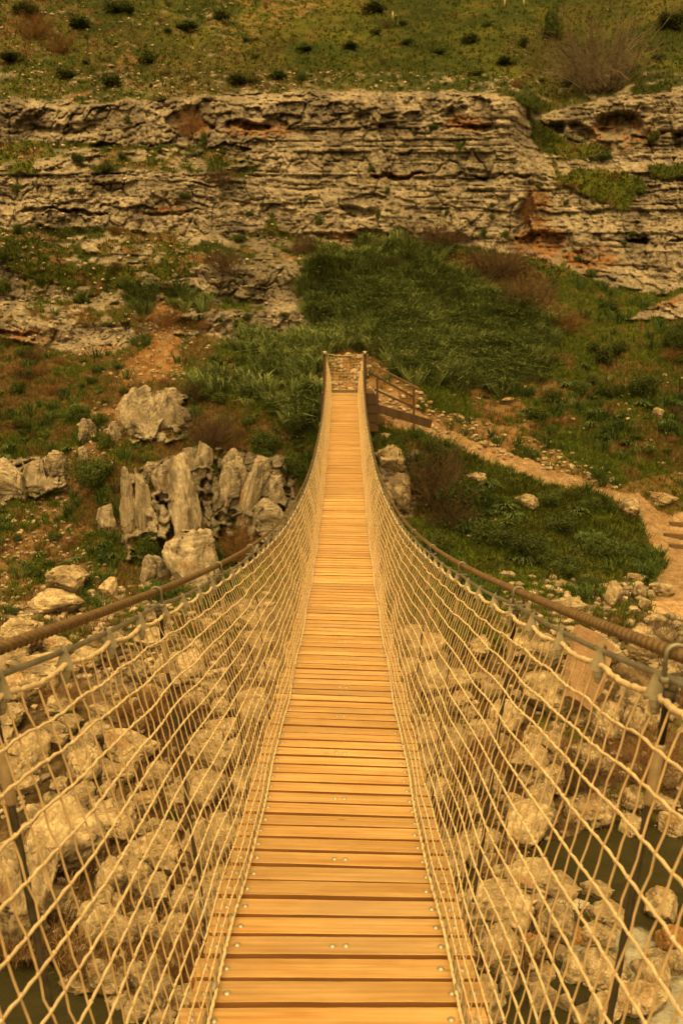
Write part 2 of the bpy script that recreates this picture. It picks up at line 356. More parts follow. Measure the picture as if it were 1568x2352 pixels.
# loose rock outcrops near the foot of the upper meadow
crumbs = ((PY > 165) & (PY < 235) & (nz2 > .22)) | ((PY < 165) & (nz2+nz1*.6 > .44) & (PX < 560))
rock = np.maximum(rock, crumbs*.8)
for _ in range(2):
    rock[1:-1, 1:-1] = (rock[1:-1, 1:-1]*2 + rock[:-2, 1:-1] + rock[2:, 1:-1] + rock[1:-1, :-2] + rock[1:-1, 2:])/6

B = ray(PX, PY, Yb)
X_, Z_ = B[..., 0], B[..., 2]
S_ = np.zeros(PX.shape); S_[1:] = -np.cumsum(np.linalg.norm(np.diff(B, axis=0), axis=2), axis=0); i0 = int(np.searchsorted(vs, 380)); S_ = S_ - S_[i0:i0+1] + Z_[i0:i0+1]
def worley(X, Z, w, h, seed):
    x = X/w + .20*vnoise(X/w*1.3, Z/h*1.3, X*0, seed+1) ; z = Z/h + .15*vnoise(X/w*1.1+9, Z/h*1.1, X*0, seed+2)
    ix, iz = np.floor(x), np.floor(z); f1 = np.full(X.shape, 9.); f2 = f1.copy(); off = X*0
    for a in (-1, 0, 1):
        for b in (-1, 0, 1):
            cx_, cz_ = ix+a, iz+b
            jx = cx_ + .15 + .7*_hash(cx_, cz_, cx_*0, seed); jz = cz_ + .15 + .7*_hash(cx_, cz_, cx_*0+1, seed)
            d = np.maximum(np.abs(x-jx), np.abs(z-jz))*.75 + .25*np.hypot(x-jx, z-jz)
            h_ = _hash(cx_, cz_, cx_*0+2, seed); n_ = d < f1
            f2 = np.where(n_, f1, np.minimum(f2, d)); off = np.where(n_, h_, off); f1 = np.where(n_, d, f1)
    return off, f2-f1
keepc = lambda q, lo: sstep(lo, lo+.3, vnoise(X_*.8, Z_*.9, Z_*0, q))
lay = fbm(X_*.06, Z_*.9, X_*0, 3, 66)                                 # long ledges
def beds(X, S, lh, bw, seed, wave=.25):
    z = S/lh + wave*vnoise(X*.09/lh, X*0, X*0, seed) + .10*vnoise(X*.9/lh, S/lh, X*0, seed+1)
    z = z + .32*np.sin(z*2.1+seed) + .15*np.sin(z*5.3+seed*2)            # beds of unequal thickness
    li = np.floor(z); lf = z-li; h0 = _hash(li, li*0, li*0, seed)
    x = X/(bw*(.55+.9*h0)) + h0*17 + .08*vnoise(S*3/lh, X/bw, X*0, seed+2)
    x = x + .3*np.sin(x*2.3+h0*9); xi = np.floor(x); xf = x-xi
    o = _hash(xi, li, li*0, seed+5)*.55 + h0*.45
    ez = np.minimum(lf, 1-lf)*lh; ex = np.minimum(xf, 1-xf)*bw
    jr = (_hash(xi+(xf > .5), li, li*0+3, seed) > .35)                   # some joints stay closed
    return o, np.where(jr, np.minimum(ez, ex), ez), ez
o1, e1, _q = beds(X_, S_, 1.35, 2.3, 11)
o2, e2, _q = beds(X_, S_, .52, .95, 23)
o7, e7, _q = beds(X_, S_, .21, .42, 29)
o3, e3 = worley(X_, S_, .50, .26, 37)
o4, e4 = worley(X_, S_, .24, .15, 47)
o5, e5 = worley(X_, S_, .85, 1.9, 57)
o6, e6 = worley(X_, S_, .42, 1.1, 67)
w1, g1 = worley(X_, S_, 1.7, 1.25, 141); w2, g2 = worley(X_, S_, .75, .60, 151); w3, g3 = worley(X_, S_, .34, .30, 161)
bm_ = sstep(-.22, .18, fbm(X_*.22, S_*.45, X_*0, 3, 171, .6))      # where the beds are broken up
o1 = o1*(1-bm_) + w1*bm_; o2 = o2*(1-bm_) + w2*bm_; o7 = o7*(1-bm_) + w3*bm_
e1 = np.where(bm_ > .5, g1*1.2, e1); e2 = np.where(bm_ > .5, g2*.8, e2); e7 = np.where(bm_ > .5, 1, e7)
disp = .60 - .55*fbm(X_*.33, S_*.13, X_*0, 3, 181) + .24*np.exp(-(e5/.045)**2)*keepc(96, -.25) - (o1*.62 + o2*.44 + o7*.20 + o3*.10 + o4*.05 + o5*.22) - .14*lay + .05*np.exp(-(e7/.02)**2)
keepc = lambda q, lo: sstep(lo, lo+.3, vnoise(X_*.8, Z_*.9, Z_*0, q))
disp += .18*np.exp(-(e1/.05)**2)*keepc(91, .0) + .12*np.exp(-(e2/.03)**2) + .10*np.exp(-(e5/.04)**2)*keepc(95, .0)*keepc(92, -.3) + .09*np.exp(-(e3/.09)**2)*keepc(93, -.3)
rdg = 1-np.abs(fbm(X_*1.6, Z_*2.6, Z_*0, 5, 71, .6))*2.4
disp += .03*rdg + .18*fbm(X_*.5, Z_*.8, Z_*0, 3, 75) + .10*fbm(X_*5, S_*7, Z_*0, 4, 73, .62)
pits = sstep(.30, .55, fbm(X_*2.4, Z_*4.2, Z_*0, 3, 79)); disp += .10*pits
caves = [(560, 292, 55, 12, 1.6), (630, 285, 30, 14, .8), (1040, 268, 32, 20, 1.0), (1080, 294, 60, 8, .8), (920, 404, 62, 5, .9), (1145, 406, 120, 4, .6), (1100, 398, 24, 10, .5), (825, 487, 40, 12, .9), (1260, 292, 42, 14, 1.6), (1420, 285, 52, 26, 1.9), (1340, 300, 24, 16, 1.2), (1205, 520, 20, 70, 1.3), (1240, 560, 55, 18, 1.2),
         (1466, 552, 26, 8, 1.6), (175, 486, 60, 6, 1.1), (90, 484, 40, 5, .9), (395, 487, 70, 5, .7), (1560, 320, 12, 22, 1.2), (1557, 552, 18, 6, 1.2), (40, 765, 60, 7, .8), (110, 300, 50, 10, .8), (165, 308, 40, 6, .6), (350, 1135, 26, 28, .0), (780, 545, 60, 12, .8), (870, 540, 60, 12, .7), (1215, 450, 10, 40, .5), (695, 300, 30, 10, .5)]
cave = np.zeros(PX.shape)
for cx_, cy_, rx, ry, d in caves:
    q = ((PX-cx_+WX*16)/rx)**2 + ((PY-cy_+WY*9)/ry)**2 + .5*fbm(X_*2, Z_*3, Z_*0, 3, 777)
    k = .62*d*(1-sstep(.3, 1.5, q)); disp += k; cave = np.maximum(cave, k/max(d, .1))
gl = .22*fbm(X_*.7, Yv := Yb*.35, Z_*.7, 4, 101) + .07*fbm(X_*3.1, Yb*1.5, Z_*3, 3, 107)
disp = disp*(1-crag) + crag*(.25 - o5*.75 - o6*.55 - o3*.15 + .30*np.exp(-(e6/.06)**2) + .10*fbm(X_*5, S_*6, Z_*0, 4, 74, .62))
rr = rock*(PY < 1360)
dY = disp*.85*rr*np.where(PY > 560, .85, 1.0) - gl*1.0*(1-rr)
low = sstep(1300, 1500, PY)*(1-river)
dY = dY - low*.35*fbm(X_*1.6, Yb*1.2, Z_*1.6, 4, 121)
Yd = Yb + dY*(1-river)
T = ray(PX, PY, Yd)
# ---------------- surface colours of the terrain (what grows and lies there)
def C(r, g, b): return np.array([r, g, b], float)
def mixc(a, b, t): return a*(1-t[..., None]) + b*t[..., None]
n1 = fbm(X_*.35, Yb*.35, Z_*.5, 4, 201); n2 = fbm(X_*1.2, Yb*1.0, Z_*1.6, 4, 211, .6); n3 = fbm(X_*4.5, Yb*3, Z_*6, 4, 221, .65)
green = mixc(C(.055, .080, .014), C(.13, .15, .022), sstep(-.4, .5, n1+n2*.7))
dry = mixc(C(.115, .080, .030), C(.20, .14, .056), sstep(-.4, .4, n3))
dryamt = sstep(.02, .5, n2*.9 + n1*.35 + n3*.35 + .25*sstep(420, 0, PX)*sstep(400, 0, PY) + .30*((PY > 700)*(PX < 500)) - .1*(PX > 900))
def P(poly, w=12): return soft(poly, w)
def feather(poly, w=12): return (soft(poly, 9) + soft(poly, 34) + inpoly(PX+WY*55, PY+WX*34, poly) + inpoly(PX-WX*30, PY+WY*50, poly))/4.
brown_p = np.maximum.reduce([P([(690, 535), (900, 556), (1100, 585), (1245, 620), (1300, 720), (1200, 730), (1050, 640), (900, 590), (700, 580)]),
    P([(-900, 770), (0, 770), (250, 820), (400, 880), (300, 930), (150, 940), (-900, 930)], 16)*(n3+n2 > -.15), P([(940, 1010), (1010, 1020), (1080, 1120), (1040, 1200), (950, 1190)]),
    P([(400, 930), (560, 930), (600, 1010), (700, 1080), (700, 1180), (560, 1290), (480, 1260), (480, 1100), (400, 1020)])*(n3+n2*.6 > -.05)])
dryamt = np.maximum(dryamt, brown_p*.9)
dryamt = np.maximum(dryamt, P([(980, 810), (1568, 830), (2400, 900), (2400, 1100), (1568, 1080), (1200, 985)], 24)*sstep(-.15, .35, n2+n3*.5)*.85)
dryamt = dryamt*np.where((PY < 230) & (PX > 480), .6, 1)
dryamt = np.maximum(dryamt, (PY < 230)*sstep(.0, .35, fbm(X_*.16, Yb*.12, Z_*0, 4, 771, .6)+.3*n3)*.35)
col = mixc(green, dry, dryamt)
orange = mixc(C(.30, .155, .055), C(.38, .245, .125), sstep(-.3, .4, n3+n2*.4))
soil = np.maximum.reduce([P([(340, 700), (400, 690), (410, 760), (425, 850), (380, 880), (290, 885), (280, 850), (350, 790)], 14),
    P([(200, 930), (330, 930), (290, 985), (215, 1100), (150, 1180), (235, 1240), (260, 1340), (60, 1440), (-900, 1460), (-900, 1310), (0, 1310), (60, 1200), (150, 1080)], 18)*(n3+n2*.6 > -.05),
    P([(690, 830), (745, 815), (850, 815), (900, 850), (1000, 940), (1180, 975), (1330, 1065), (1400, 1100), (1440, 1150), (1350, 1130), (1200, 1070), (1050, 1015), (950, 990), (870, 965), (700, 905)], 14)*np.where(PX > 960, (n3+n2*.6 > -.12)*1., 1.),
    P([(480, 0), (620, -40), (760, 0), (640, 60), (560, 100), (520, 160), (480, 120)], 14)*(n3+n2 > .12)*.6,
    P([(220, 170), (300, 105), (340, 150), (260, 225), (150, 228)], 12)*(n3+n2 > .0)*.7,
    P([(540, 170), (690, 160), (720, 205), (540, 212)], 10)*(n3 > .12)*.7,
    P([(1040, 820), (1300, 860), (1330, 960), (1200, 980), (1080, 920)], 20)*(n2 > .18)*.8,
    P([(1380, 1180), (1430, 1110), (1568, 1080), (1568, 1200), (1450, 1200)], 12)*.7,
    (mixz*(1-rock)*(n2+n3*.8 > .22))*.6])
col = mixc(col, orange, soil)
low_soil = mixc(C(.085, .058, .028), C(.23, .165, .095), sstep(-.25, .35, n3+n2*.6))
lowm = sstep(1330, 1430, PY + WX*18)*(1-(n1*.8+n2*.8 > .25)*.8)
col = mixc(col, low_soil, lowm)
gravel = (n2 > -.2)*np.maximum(P([(1150, 1330), (1450, 1335), (1568, 1420), (1620, 1560), (1250, 1500), (1150, 1420)], 16)*(n3 > -.2), P([(0, 1400), (260, 1350), (420, 1420), (600, 1360), (690, 1330), (640, 1500), (300, 1600), (0, 1560)], 16)*(n3+n2 > -.1))
col = mixc(col, mixc(C(.20, .155, .10), C(.34, .28, .20), sstep(-.3, .3, n3)), gravel*.85)
PATH = [(855, 902), (905, 898), (915, 925), (985, 968), (1075, 1005), (1185, 1045), (1285, 1088), (1400, 1118), (1480, 1150), (1568, 1178), (2500, 1350), (2500, 1520), (1700, 1490), (1568, 1425), (1500, 1402), (1492, 1345), (1528, 1300), (1492, 1240), (1462, 1185), (1400, 1140), (1300, 1135), (1200, 1092), (1100, 1052), (1000, 1010), (930, 982), (870, 945)]
path = P(PATH, 11)
col = mixc(col, mixc(C(.50, .33, .175), C(.60, .43, .26), sstep(-.4, .4, n3)), path)
mound = feather([(955, 985), (1080, 1045), (1250, 1105), (1400, 1148), (1462, 1185), (1480, 1290), (1400, 1325), (1200, 1340), (1080, 1300), (1000, 1230), (955, 1120)], 16)*(1-path)
col = mixc(col, mixc(C(.045, .065, .014), C(.085, .10, .02), sstep(-.3, .4, n2)), mound*.9)
reedm = np.maximum.reduce([feather([(700, 660), (740, 595), (870, 556), (960, 585), (1050, 640), (1190, 700), (1265, 780), (1210, 870), (1050, 905), (960, 870), (850, 812), (750, 800), (710, 740)], 26),
    feather([(560, 775), (740, 775), (745, 830), (700, 870), (620, 850), (545, 830)], 24)*.5, P([(290, 660), (365, 680), (345, 735), (300, 720)], 12)*.3, P([(390, 665), (490, 692), (470, 722), (385, 710)], 12)*.3,
    P([(1080, 160), (1200, 160), (1200, 200), (1080, 200)], 8)*0, P([(440, 860), (740, 860), (745, 1010), (640, 1000), (560, 920), (450, 900)], 24)*.2])*np.where(n2+n3*.4 > -.42, 1, .15)
col = mixc(col, C(.05, .075, .024)*np.ones(3), np.clip(reedm, 0, 1)*.6)
rcol = mixc(C(.25, .215, .16), C(.43, .375, .29), sstep(-.35, .4, n2*.8+n3*.9))*(.86+.28*o2)[..., None]
rcol = mixc(rcol, C(.115, .10, .078)*np.ones(3), sstep(.1, .5, fbm(X_*.9, Z_*.25, Z_*0, 4, 301)+n3*.3)*.65)
ostain = np.zeros(PX.shape)
for cx_, cy_, rx, ry in [(600, 300, 90, 22), (1070, 285, 60, 22), (1240, 560, 70, 40), (830, 545, 110, 18), (700, 590, 60, 10), (1430, 310, 90, 40), (900, 403, 80, 8), (1350, 590, 80, 30), (1230, 480, 40, 60), (60, 770, 90, 20), (240, 805, 60, 16), (390, 478, 50, 8), (1500, 690, 70, 20), (440, 290, 50, 22)]:
    ostain = np.maximum(ostain, 1-sstep(.3, 1.3, ((PX-cx_+WX*10)/rx)**2+((PY-cy_+WY*6)/ry)**2))
rcol = mixc(rcol, C(.27, .125, .04)*np.ones(3), ostain*sstep(-.4, .2, n3+n2)*.85)
moss = sstep(.2, .5, n1*.4+n3*.6+n2*.5)*(o2 > .1)
rcol = mixc(rcol, C(.085, .10, .028)*np.ones(3), moss*.75)
col = mixc(col, rcol, np.clip(rock, 0, 1))
bedc = mixc(C(.10, .085, .04), C(.20, .16, .09), sstep(-.3, .4, n3))
col = mixc(col, bedc, river)
col = np.clip(col*np.where((rock > .5) | (PY > 1380), 1, .66+.35*fbm(X_*.25, Z_*.3, Z_*0, 4, 888, .6))[..., None], .005, .9)

ii = np.arange(nv-1)[:, None]*nu + np.arange(nu-1)[None, :]
Fq = np.stack([ii, ii+nu, ii+nu+1, ii+1], -1).reshape(-1, 4)
me = np_mesh('hillside', T.reshape(-1, 3), Fq, col.reshape(-1, 3), M_ground, True)
tag(link('terrain', me), kind='structure')

def lookup(px, py):
    i = np.clip(np.searchsorted(vs, py), 1, nv-1); j = np.clip(np.searchsorted(us, px), 1, nu-1)
    return T[i, j], i, j

# river surface
gx = np.linspace(-16, 20, 420); gy = np.linspace(1.0, 15.5, 300)
GX, GY = np.meshgrid(gx, gy)
wz = .02*fbm(GX*1.6, GY*3, GX*0, 4, 401)
wp = np.stack([GX, GY, np.full_like(GX, WATER_Z)], -1); wpx, wpy = project(wp)
fl = fbm(GX*2.2, GY*4.5, GX*0, 5, 411, .65)
foam = np.zeros(GX.shape)
for cx_, cy_, rx, ry, ang in [(1540, 2290, 90, 130, 0), (1450, 2170, 70, 60, 0), (1280, 2095, 45, 14, 0), (1215, 2135, 40, 12, 0), (1300, 2190, 60, 24, 0), (1480, 2240, 80, 50, 0)]:
    foam = np.maximum(foam, 1-sstep(.2, 1.3, ((wpx-cx_)/rx)**2+((wpy-cy_)/ry)**2 - fl*.5))
wz = wz + foam*.05*(fl+.4)
wc = foam[..., None]*np.ones(3)
V = np.stack([GX, GY, WATER_Z+wz], -1).reshape(-1, 3)
ny, nx = GX.shape; ii = np.arange(ny-1)[:, None]*nx+np.arange(nx-1)[None, :]
tag(link('river', np_mesh('river', V, np.stack([ii, ii+1, ii+nx+1, ii+nx], -1).reshape(-1, 4), wc.reshape(-1, 3), M_water, True)), kind='structure')

# ------------------------------------------------------------------ suspension bridge
# deck and rail curves measured from the photograph: depth, deck drop, rail drop, rail half width
dz = np.array([-3.2, -1.0, 1.0, 2.55, 3.18, 4.61, 7.45, 10.5, 13.46, 16, 18, 20.76, 22.7, 24.6])
dd = np.array([1.35, 1.47, 1.545, 1.563, 1.547, 1.515, 1.271, .80, .17, -.48, -1.05, -1.923, -2.70, -3.553])
pd = np.polyfit(dz, dd, 4)
rz = np.array([-3.2, 0, 1.5, 2.87, 4.24, 5.61, 6.98, 8.35, 9.72, 12, 13.5, 16, 19, 22, 24.6])
rd = np.array([.18, .24, .262, .275, .259, .219, .154, .053, -.066, -.47, -.79, -1.45, -2.37, -3.5, -4.75])
rl = np.array([.62, .625, .625, .634, .631, .626, .612, .592, .58, .543, .526, .51, .492, .503, .557])
pr = np.polyfit(rz, rd, 5)
def cam2w(x, z, down): return np.stack(np.broadcast_arrays(x, z*CP - down*SP, -z*SP - down*CP), -1)
_zz = np.linspace(-3.2, 24.75, 1200)
_dk = cam2w(0*_zz, _zz, np.polyval(pd, _zz)); _rk = cam2w(0*_zz, _zz, np.polyval(pr, _zz))
_rl = np.interp(_zz, rz, rl); _k = np.ones(61)/61; _rl = np.convolve(np.pad(_rl, 30, 'edge'), _k, 'valid')
def deckZ(Y): return np.interp(Y, _dk[:, 1], _dk[:, 2])
def railZ(Y): return np.interp(Y, _rk[:, 1], _rk[:, 2])
def railL(Y): return np.interp(Y, _rk[:, 1], _rl)
def cen(Y): return -.014 + .0050*(np.asarray(Y, float)-2.8)
def roll(Y): return -np.interp(Y, [-3, 2.0, 3.2, 5, 8, 14, 25], [0, .005, .035, .045, .035, .01, 0])
def deckP(x, Y, up=0.0):       # point on the deck, x across it
    return np.stack(np.broadcast_arrays(cen(Y)+x, Y, deckZ(Y)+x*roll(Y)*-(-1)+up), -1)
Y0, Y1 = -3.0, 24.85
bridge = empty('suspension_bridge', (0, 24.85, float(deckZ(24.85))))
tag(bridge, 'rope netted suspension footbridge with wooden plank deck crossing the gorge', 'bridge')
BO = np.array(bridge.location)
def bpart(name, mb, m, parent=bridge, smooth=True, kind=None):
    me = mb.mesh(name, m, smooth)
    n = np.zeros(len(me.vertices)*3, np.float32); me.vertices.foreach_get('co', n); n = n.reshape(-1, 3) - BO
    me.vertices.foreach_set('co', n.astype(np.float32).ravel()); me.update()
    o = link(name, me, parent)
    if kind: o['kind'] = kind
    return o

# planks
HALF = .478
def plank_geo(seed, wid=.109, th=.045):
    r = np.random.default_rng(seed); n = 27
    xs = np.linspace(-HALF, HALF, n)
    a = np.cumsum(r.normal(0, .0007, n)); a -= np.linspace(a[0], a[-1], n); b = np.cumsum(r.normal(0, .0007, n)); b -= np.linspace(b[0], b[-1], n)
    c = .003; sec = []
    for x, ea, eb in zip(xs, a, b):
        y0, y1 = -wid/2+ea, wid/2+eb
        sec.append([(x, y0, -th), (x, y0, -c), (x, y0+c, 0), (x, y1-c, 0), (x, y1, -c), (x, y1, -th)])
    V = np.array(sec).reshape(-1, 3); m = 6
    i = np.arange(n-1)[:, None]*m; j = np.arange(m)[None, :]; k = (j+1) % m
    Fc = np.stack([i+j, i+m+j, i+m+k, i+k], -1).reshape(-1, 4)
    caps = np.array([(0, 1, 4, 5), (1, 2, 3, 4)]); caps2 = caps[:, ::-1] + (n-1)*m
    return V, np.concatenate([Fc[:, ::-1], caps[:, ::-1], caps2[:, ::-1]])[:, ::-1]
PG = [plank_geo(s) for s in range(8)]
PM = []
for k, (v, f) in enumerate(PG):
    pm_ = np_mesh('plank', v, f, None, [M_wood, M_side_shaded], False); PM.append(pm_)
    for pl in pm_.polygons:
        if abs(pl.normal.z) < .3 or pl.normal.z < -.5: pl.material_index = 1  # sides and underside get the colour with shade painted in
PITCHP = .1345
NPL = int((Y1-Y0)/PITCHP)
prnd = random.Random(5)
def plank_frame(i):
    Y = Y1 - .07 - (NPL-1-i)*PITCHP
    Y += prnd.uniform(-.0075, .0075)
    s = math.atan((float(deckZ(Y+.1))-float(deckZ(Y-.1)))/.2)
    p = deckP(0, Y)
    return Y, p, s + prnd.uniform(-.018, .018), -float(roll(Y))*-1 + 0*prnd.random(), prnd.uniform(-.006, .006)
bolt_mb = lathe([(.0001, .0085), (.005, .0078), (.009, .0055), (.0125, .002), (.0135, 0), (.0135, -.003)], 12)
bolt_me = np_mesh('bolt', *bolt_mb, None, M_bolt, True)
far_pl = MB(); far_b = MB(); n_near = 0; n_bolt = 0
from mathutils import Matrix, Euler, Vector
frames = [plank_frame(i) for i in range(NPL)]
first_vis = next(i for i, f in enumerate(frames) if f[0] > 1.75)
for i, (Y, p, s, rl_, yw) in enumerate(frames):
    rot = Euler((s, -rl_*-1*-1, yw + .01)); x_off = prnd.uniform(-.011, .011)
    loc = np.array([p[0]+x_off, p[1], p[2] + prnd.uniform(-.002, .002)])
    M = np.array(Matrix.LocRotScale(Vector(loc), rot, None))
    near = first_vis <= i < first_vis+100
    bx = [-.435, -.365, .365, .435]
    gi = (i-first_vis) % 5 == 1
    if gi: bx = bx + [-.024, .024]
    g = prnd.randrange(8)
    if near:
        o = link('plank', PM[g], bridge, loc-BO, rot)
    else:
        v = PG[g][0] @ M[:3, :3].T + M[:3, 3]; far_pl.add(v, PG[g][1])
    for b in bx:
        dy = prnd.uniform(-.006, .006)-.012
        if near and n_bolt < 100 and i < first_vis+24:
            link('bolt', bolt_me, o, (b, dy, .0005)); n_bolt += 1
        elif first_vis <= i < first_vis+110:
            v = (bolt_mb[0]+np.array([b, dy, .0005])) @ M[:3, :3].T + M[:3, 3]; far_b.add(v, bolt_mb[1])
fp = bpart('plank', far_pl, [M_wood, M_side_shaded], smooth=False, kind='stuff')
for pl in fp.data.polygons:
    if abs(pl.normal.z) < .45 or pl.normal.z < -.5: pl.material_index = 1  # same painted shade on the merged planks
bpart('bolt', far_b, M_bolt, kind='stuff')

# main cables, hand ropes, nets
D = 1.37
hY = [2.87*CP - .275*SP + D*.985*k for k in range(-4, 17)]
hY = [y for y in hY if Y0+.1 < y < 24.4]
clipY = []
for k, y in enumerate(hY):
    clipY += [y+.04, y+.04+D*.25, y+.04+D*.5, y+.04+D*.75]
clipY = sorted(y for y in clipY if Y0 < y < 24.6)
STEP = .071
for sd in (-1, 1):
    # wound main cable
    c = MB()
    for ya, yb, st in ((Y0, 6.0, .0030), (6.0, 24.9, .08)):
        ys = np.arange(ya, yb+1e-6, st) if yb < 24 else np.linspace(ya, 24.9, int((24.9-ya)/st))
        Pm = np.stack([cen(ys)+sd*railL(ys), ys, railZ(ys)], -1)
        if st < .01:
            th = np.arange(10)/10*2*np.pi
            rr_ = .0142*(1-.55*(.5-.5*np.cos(ys[:, None]*2*np.pi/.0290 + th[None, :]*1.0))**2)
            rr_ = np.minimum(rr_*1.0, .0142)
        else: rr_ = .0132
        c.add(*tube(Pm, rr_, 10))
    bpart('main_cable', c, M_cable)
    # steel hand line under the cable, bending a little between the hangers
    ys = np.linspace(Y0, 24.85, 900)
    c = MB(); hp = np.stack([cen(ys)+sd*(railL(ys)-.012), ys, railZ(ys)-.046-.012*np.abs(np.sin((ys-hY[0])/(D*.985)*np.pi))], -1)
    c.add(*tube(hp, .0068, 6)); bpart('hand_line', c, M_steel)
    def hand(Y): return np.array([np.interp(Y, hp[:, 1], hp[:, k]) for k in range(3)])
    # net: rows run along the bridge, strings run down it
    ys = np.arange(Y0, 24.82, STEP/2); cy = np.array(clipY)
    idx = np.clip(np.searchsorted(cy, ys), 1, len(cy)-1); fr = (ys-cy[idx-1])/(cy[idx]-cy[idx-1]); fr = np.clip(fr, 0, 1)
    sag = 4*fr*(1-fr)
    rr2 = np.random.default_rng(40+sd)
    ph = rr2.uniform(0, 6, 40)
    top = np.stack([cen(ys)+sd*(railL(ys)-.018-.006*sag), ys, railZ(ys)-.082-.013*sag], -1)
    bot = deckP(sd*(.383 + .006*np.sin(ys*3.1)), ys, .022+.008*np.sin(ys*7.7))
    topS = np.stack([cen(ys)+sd*(railL(ys)-.024), ys, railZ(ys)-.090], -1)
    NR = 16
    def netpt(yi_arr, t):     # t 0 top .. 1 bottom ; belly and wobble
        k = np.searchsorted(ys, yi_arr); k = np.clip(k, 0, len(ys)-1)
        base_ = topS[k]*(1-t)[:, None] + bot[k]*t[:, None] + (top[k]-topS[k])*np.exp(-9*t)[:, None]
        bl = np.sin(np.pi*t)
        base_[:, 0] += -sd*.028*bl*(1+.5*vnoise(yi_arr*1.3, t*3, t*0, 3+sd)) + sd*.006*vnoise(yi_arr*3, t*5, t*0, 9)
        # sag pattern: rows echo the scallops of the top edge, fading downwards
        base_[:, 2] += .006*vnoise(yi_arr*2.2, t*6, t*0, 12+sd)
        return base_
    net = MB()
    for r in range(1, NR):
        t = np.full(len(ys), r/NR) + .0025*np.sin(ys*3+ph[r])
        Pn = netpt(ys, t)
        Pn[:, 2] += .0016*np.where(np.arange(len(ys)) % 2 == 0, 1, -1)*(1+.4*rr2.normal(0, 1, len(ys)))
        rad = .0030*np.where(np.arange(len(ys)) % 2 == 0, 1.22, .92)
        net.add(*tube(Pn, rad, 6))
    tt = np.linspace(0, 1, NR*2+1); nf0 = sum(len(f_) for f_ in net.f)
    for q, y in enumerate(np.arange(Y0+.03, 24.8, STEP)):
        off = .022*np.sin(np.pi*tt*1.0)*vnoise(np.array([y*2.3]), np.array([0.]), np.array([0.]), 77)[0] + .0022*np.sin(tt*NR*np.pi + q*np.pi) + .010*vnoise(tt*3.2+q*7.7, tt*0, tt*0, 78)
        yy = y + off*.8 + .02*(tt)
        Pn = netpt(np.clip(yy, Y0, 24.8), tt); Pn[:, 1] = yy
        Pn[1:-1, 0] += sd*.0018*rr2.normal(0, 1, len(tt)-2)
        net.add(*tube(Pn, .0023, 5, ref=(0, 1, 0)))
    nf1 = sum(len(f_) for f_ in net.f)
    oct_ = np.array([(1, 0, 0), (-1, 0, 0), (0, 1, 0), (0, -1, 0), (0, 0, 1), (0, 0, -1)], float)
    of = np.array([(0, 2, 4), (2, 1, 4), (1, 3, 4), (3, 0, 4), (2, 0, 5), (1, 2, 5), (3, 1, 5), (0, 3, 5)])
    kn = []
    for r in range(1, NR):
        yk = np.arange(Y0+.03, 14.0, STEP); t = np.full(len(yk), r/NR); kp = netpt(yk, t+.0025*np.sin(yk*3+ph[r])); kp[:, 1] = yk + .02*r/NR; kn.append(kp)
    kn = np.concatenate(kn); sc_ = rr2.uniform(.0042, .0060, len(kn))[:, None, None]
    kv = (kn[:, None, :] + oct_[None]*sc_*np.array([1, 1.1, 1.25])).reshape(-1, 3)
    net.add(kv, ((np.arange(len(kn))*6)[:, None, None]+of[None]).reshape(-1, 3))
    no = bpart('safety_net', net, [M_rope, M_string])
    mi = np.zeros(len(no.data.polygons), np.int32); mi[nf0:nf1] = 1; no.data.polygons.foreach_set('material_index', mi)  # upright strings use the rope colour with shading painted in
    bd = MB(); ysf = np.linspace(Y0, 24.8, 2400)
    tp = np.stack([np.interp(ysf, ys, top[:, k]) for k in range(3)], -1)
    tp += rr2.normal(0, .0012, tp.shape)
    bd.add(*tube(tp, .0062*(1+.12*rr2.normal(0, 1, len(ysf))), 7)); bpart('border_rope', bd, M_rope, no)
    bd = MB(); bt = np.stack([np.interp(ysf, ys, bot[:, k]) for k in range(3)], -1); bt += rr2.normal(0, .001, bt.shape)
    bd.add(*tube(bt, .0058*(1+.12*rr2.normal(0, 1, len(ysf))), 6))
    # knotted fringe where strings are lashed round the lower rope
    bpart('border_rope', bd, M_rope, no)
    # steel line lacing the foot of the net to the planks
    dc = MB(); yq = np.linspace(Y0, 24.8, 2600)
    dc.add(*tube(deckP(sd*(.398+.004*np.sin(yq*6)), yq, .0085+.002), .0062*(1+.12*np.cos(yq*2*np.pi/.02)), 6)); bpart('deck_line', dc, M_clip)
    dc = MB(); yq = np.linspace(Y0, 24.8, 500)
    dc.add(*tube(deckP(sd*.47, yq, -.062), .011, 6)); dc.add(*tube(deckP(sd*.38, yq, -.062), .009, 6)); bpart('support_cable', dc, M_dark)
    # hangers
    for y in hY:
        L_ = float(railL(y)); z_ = float(railZ(y)); cx_ = float(cen(y))
        t_ = np.array([cx_+sd*(L_-.004), y, z_]); b_ = deckP(sd*.50, y+.01, -.07)
        dv = (b_-t_); ln = np.linalg.norm(dv); dv /= ln
        h = MB(); a = t_+dv*.27
        n = max(6, int((ln-.27)/.02)); s_ = np.linspace(0, 1, n)[:, None]
        h.add(*tube(a*(1-s_)+b_*s_, .0076*(1+.10*np.cos(np.arange(n)*2.0)), 7, ref=(0, 1, 0)))
        ho = bpart('hanger_cable', h, M_dark)
        u = MB(); th = np.linspace(0, np.pi, 13)       # U bolt over the main cable
        arc = np.stack([t_[0]+.0185*np.cos(th), np.full(13, y), z_+.0185*np.sin(th)], -1)
        arc = np.concatenate([[arc[0]+(-sd*0, 0, -.05)], arc, [arc[-1]+(0, 0, -.05)]])
        u.add(*tube(arc, .0042, 8, ref=(0, 1, 0)))
        v, f = box(-.025, .025, -.009, .009, -.006, .006); u.add(v+np.array([t_[0], y, z_-.048]), f)
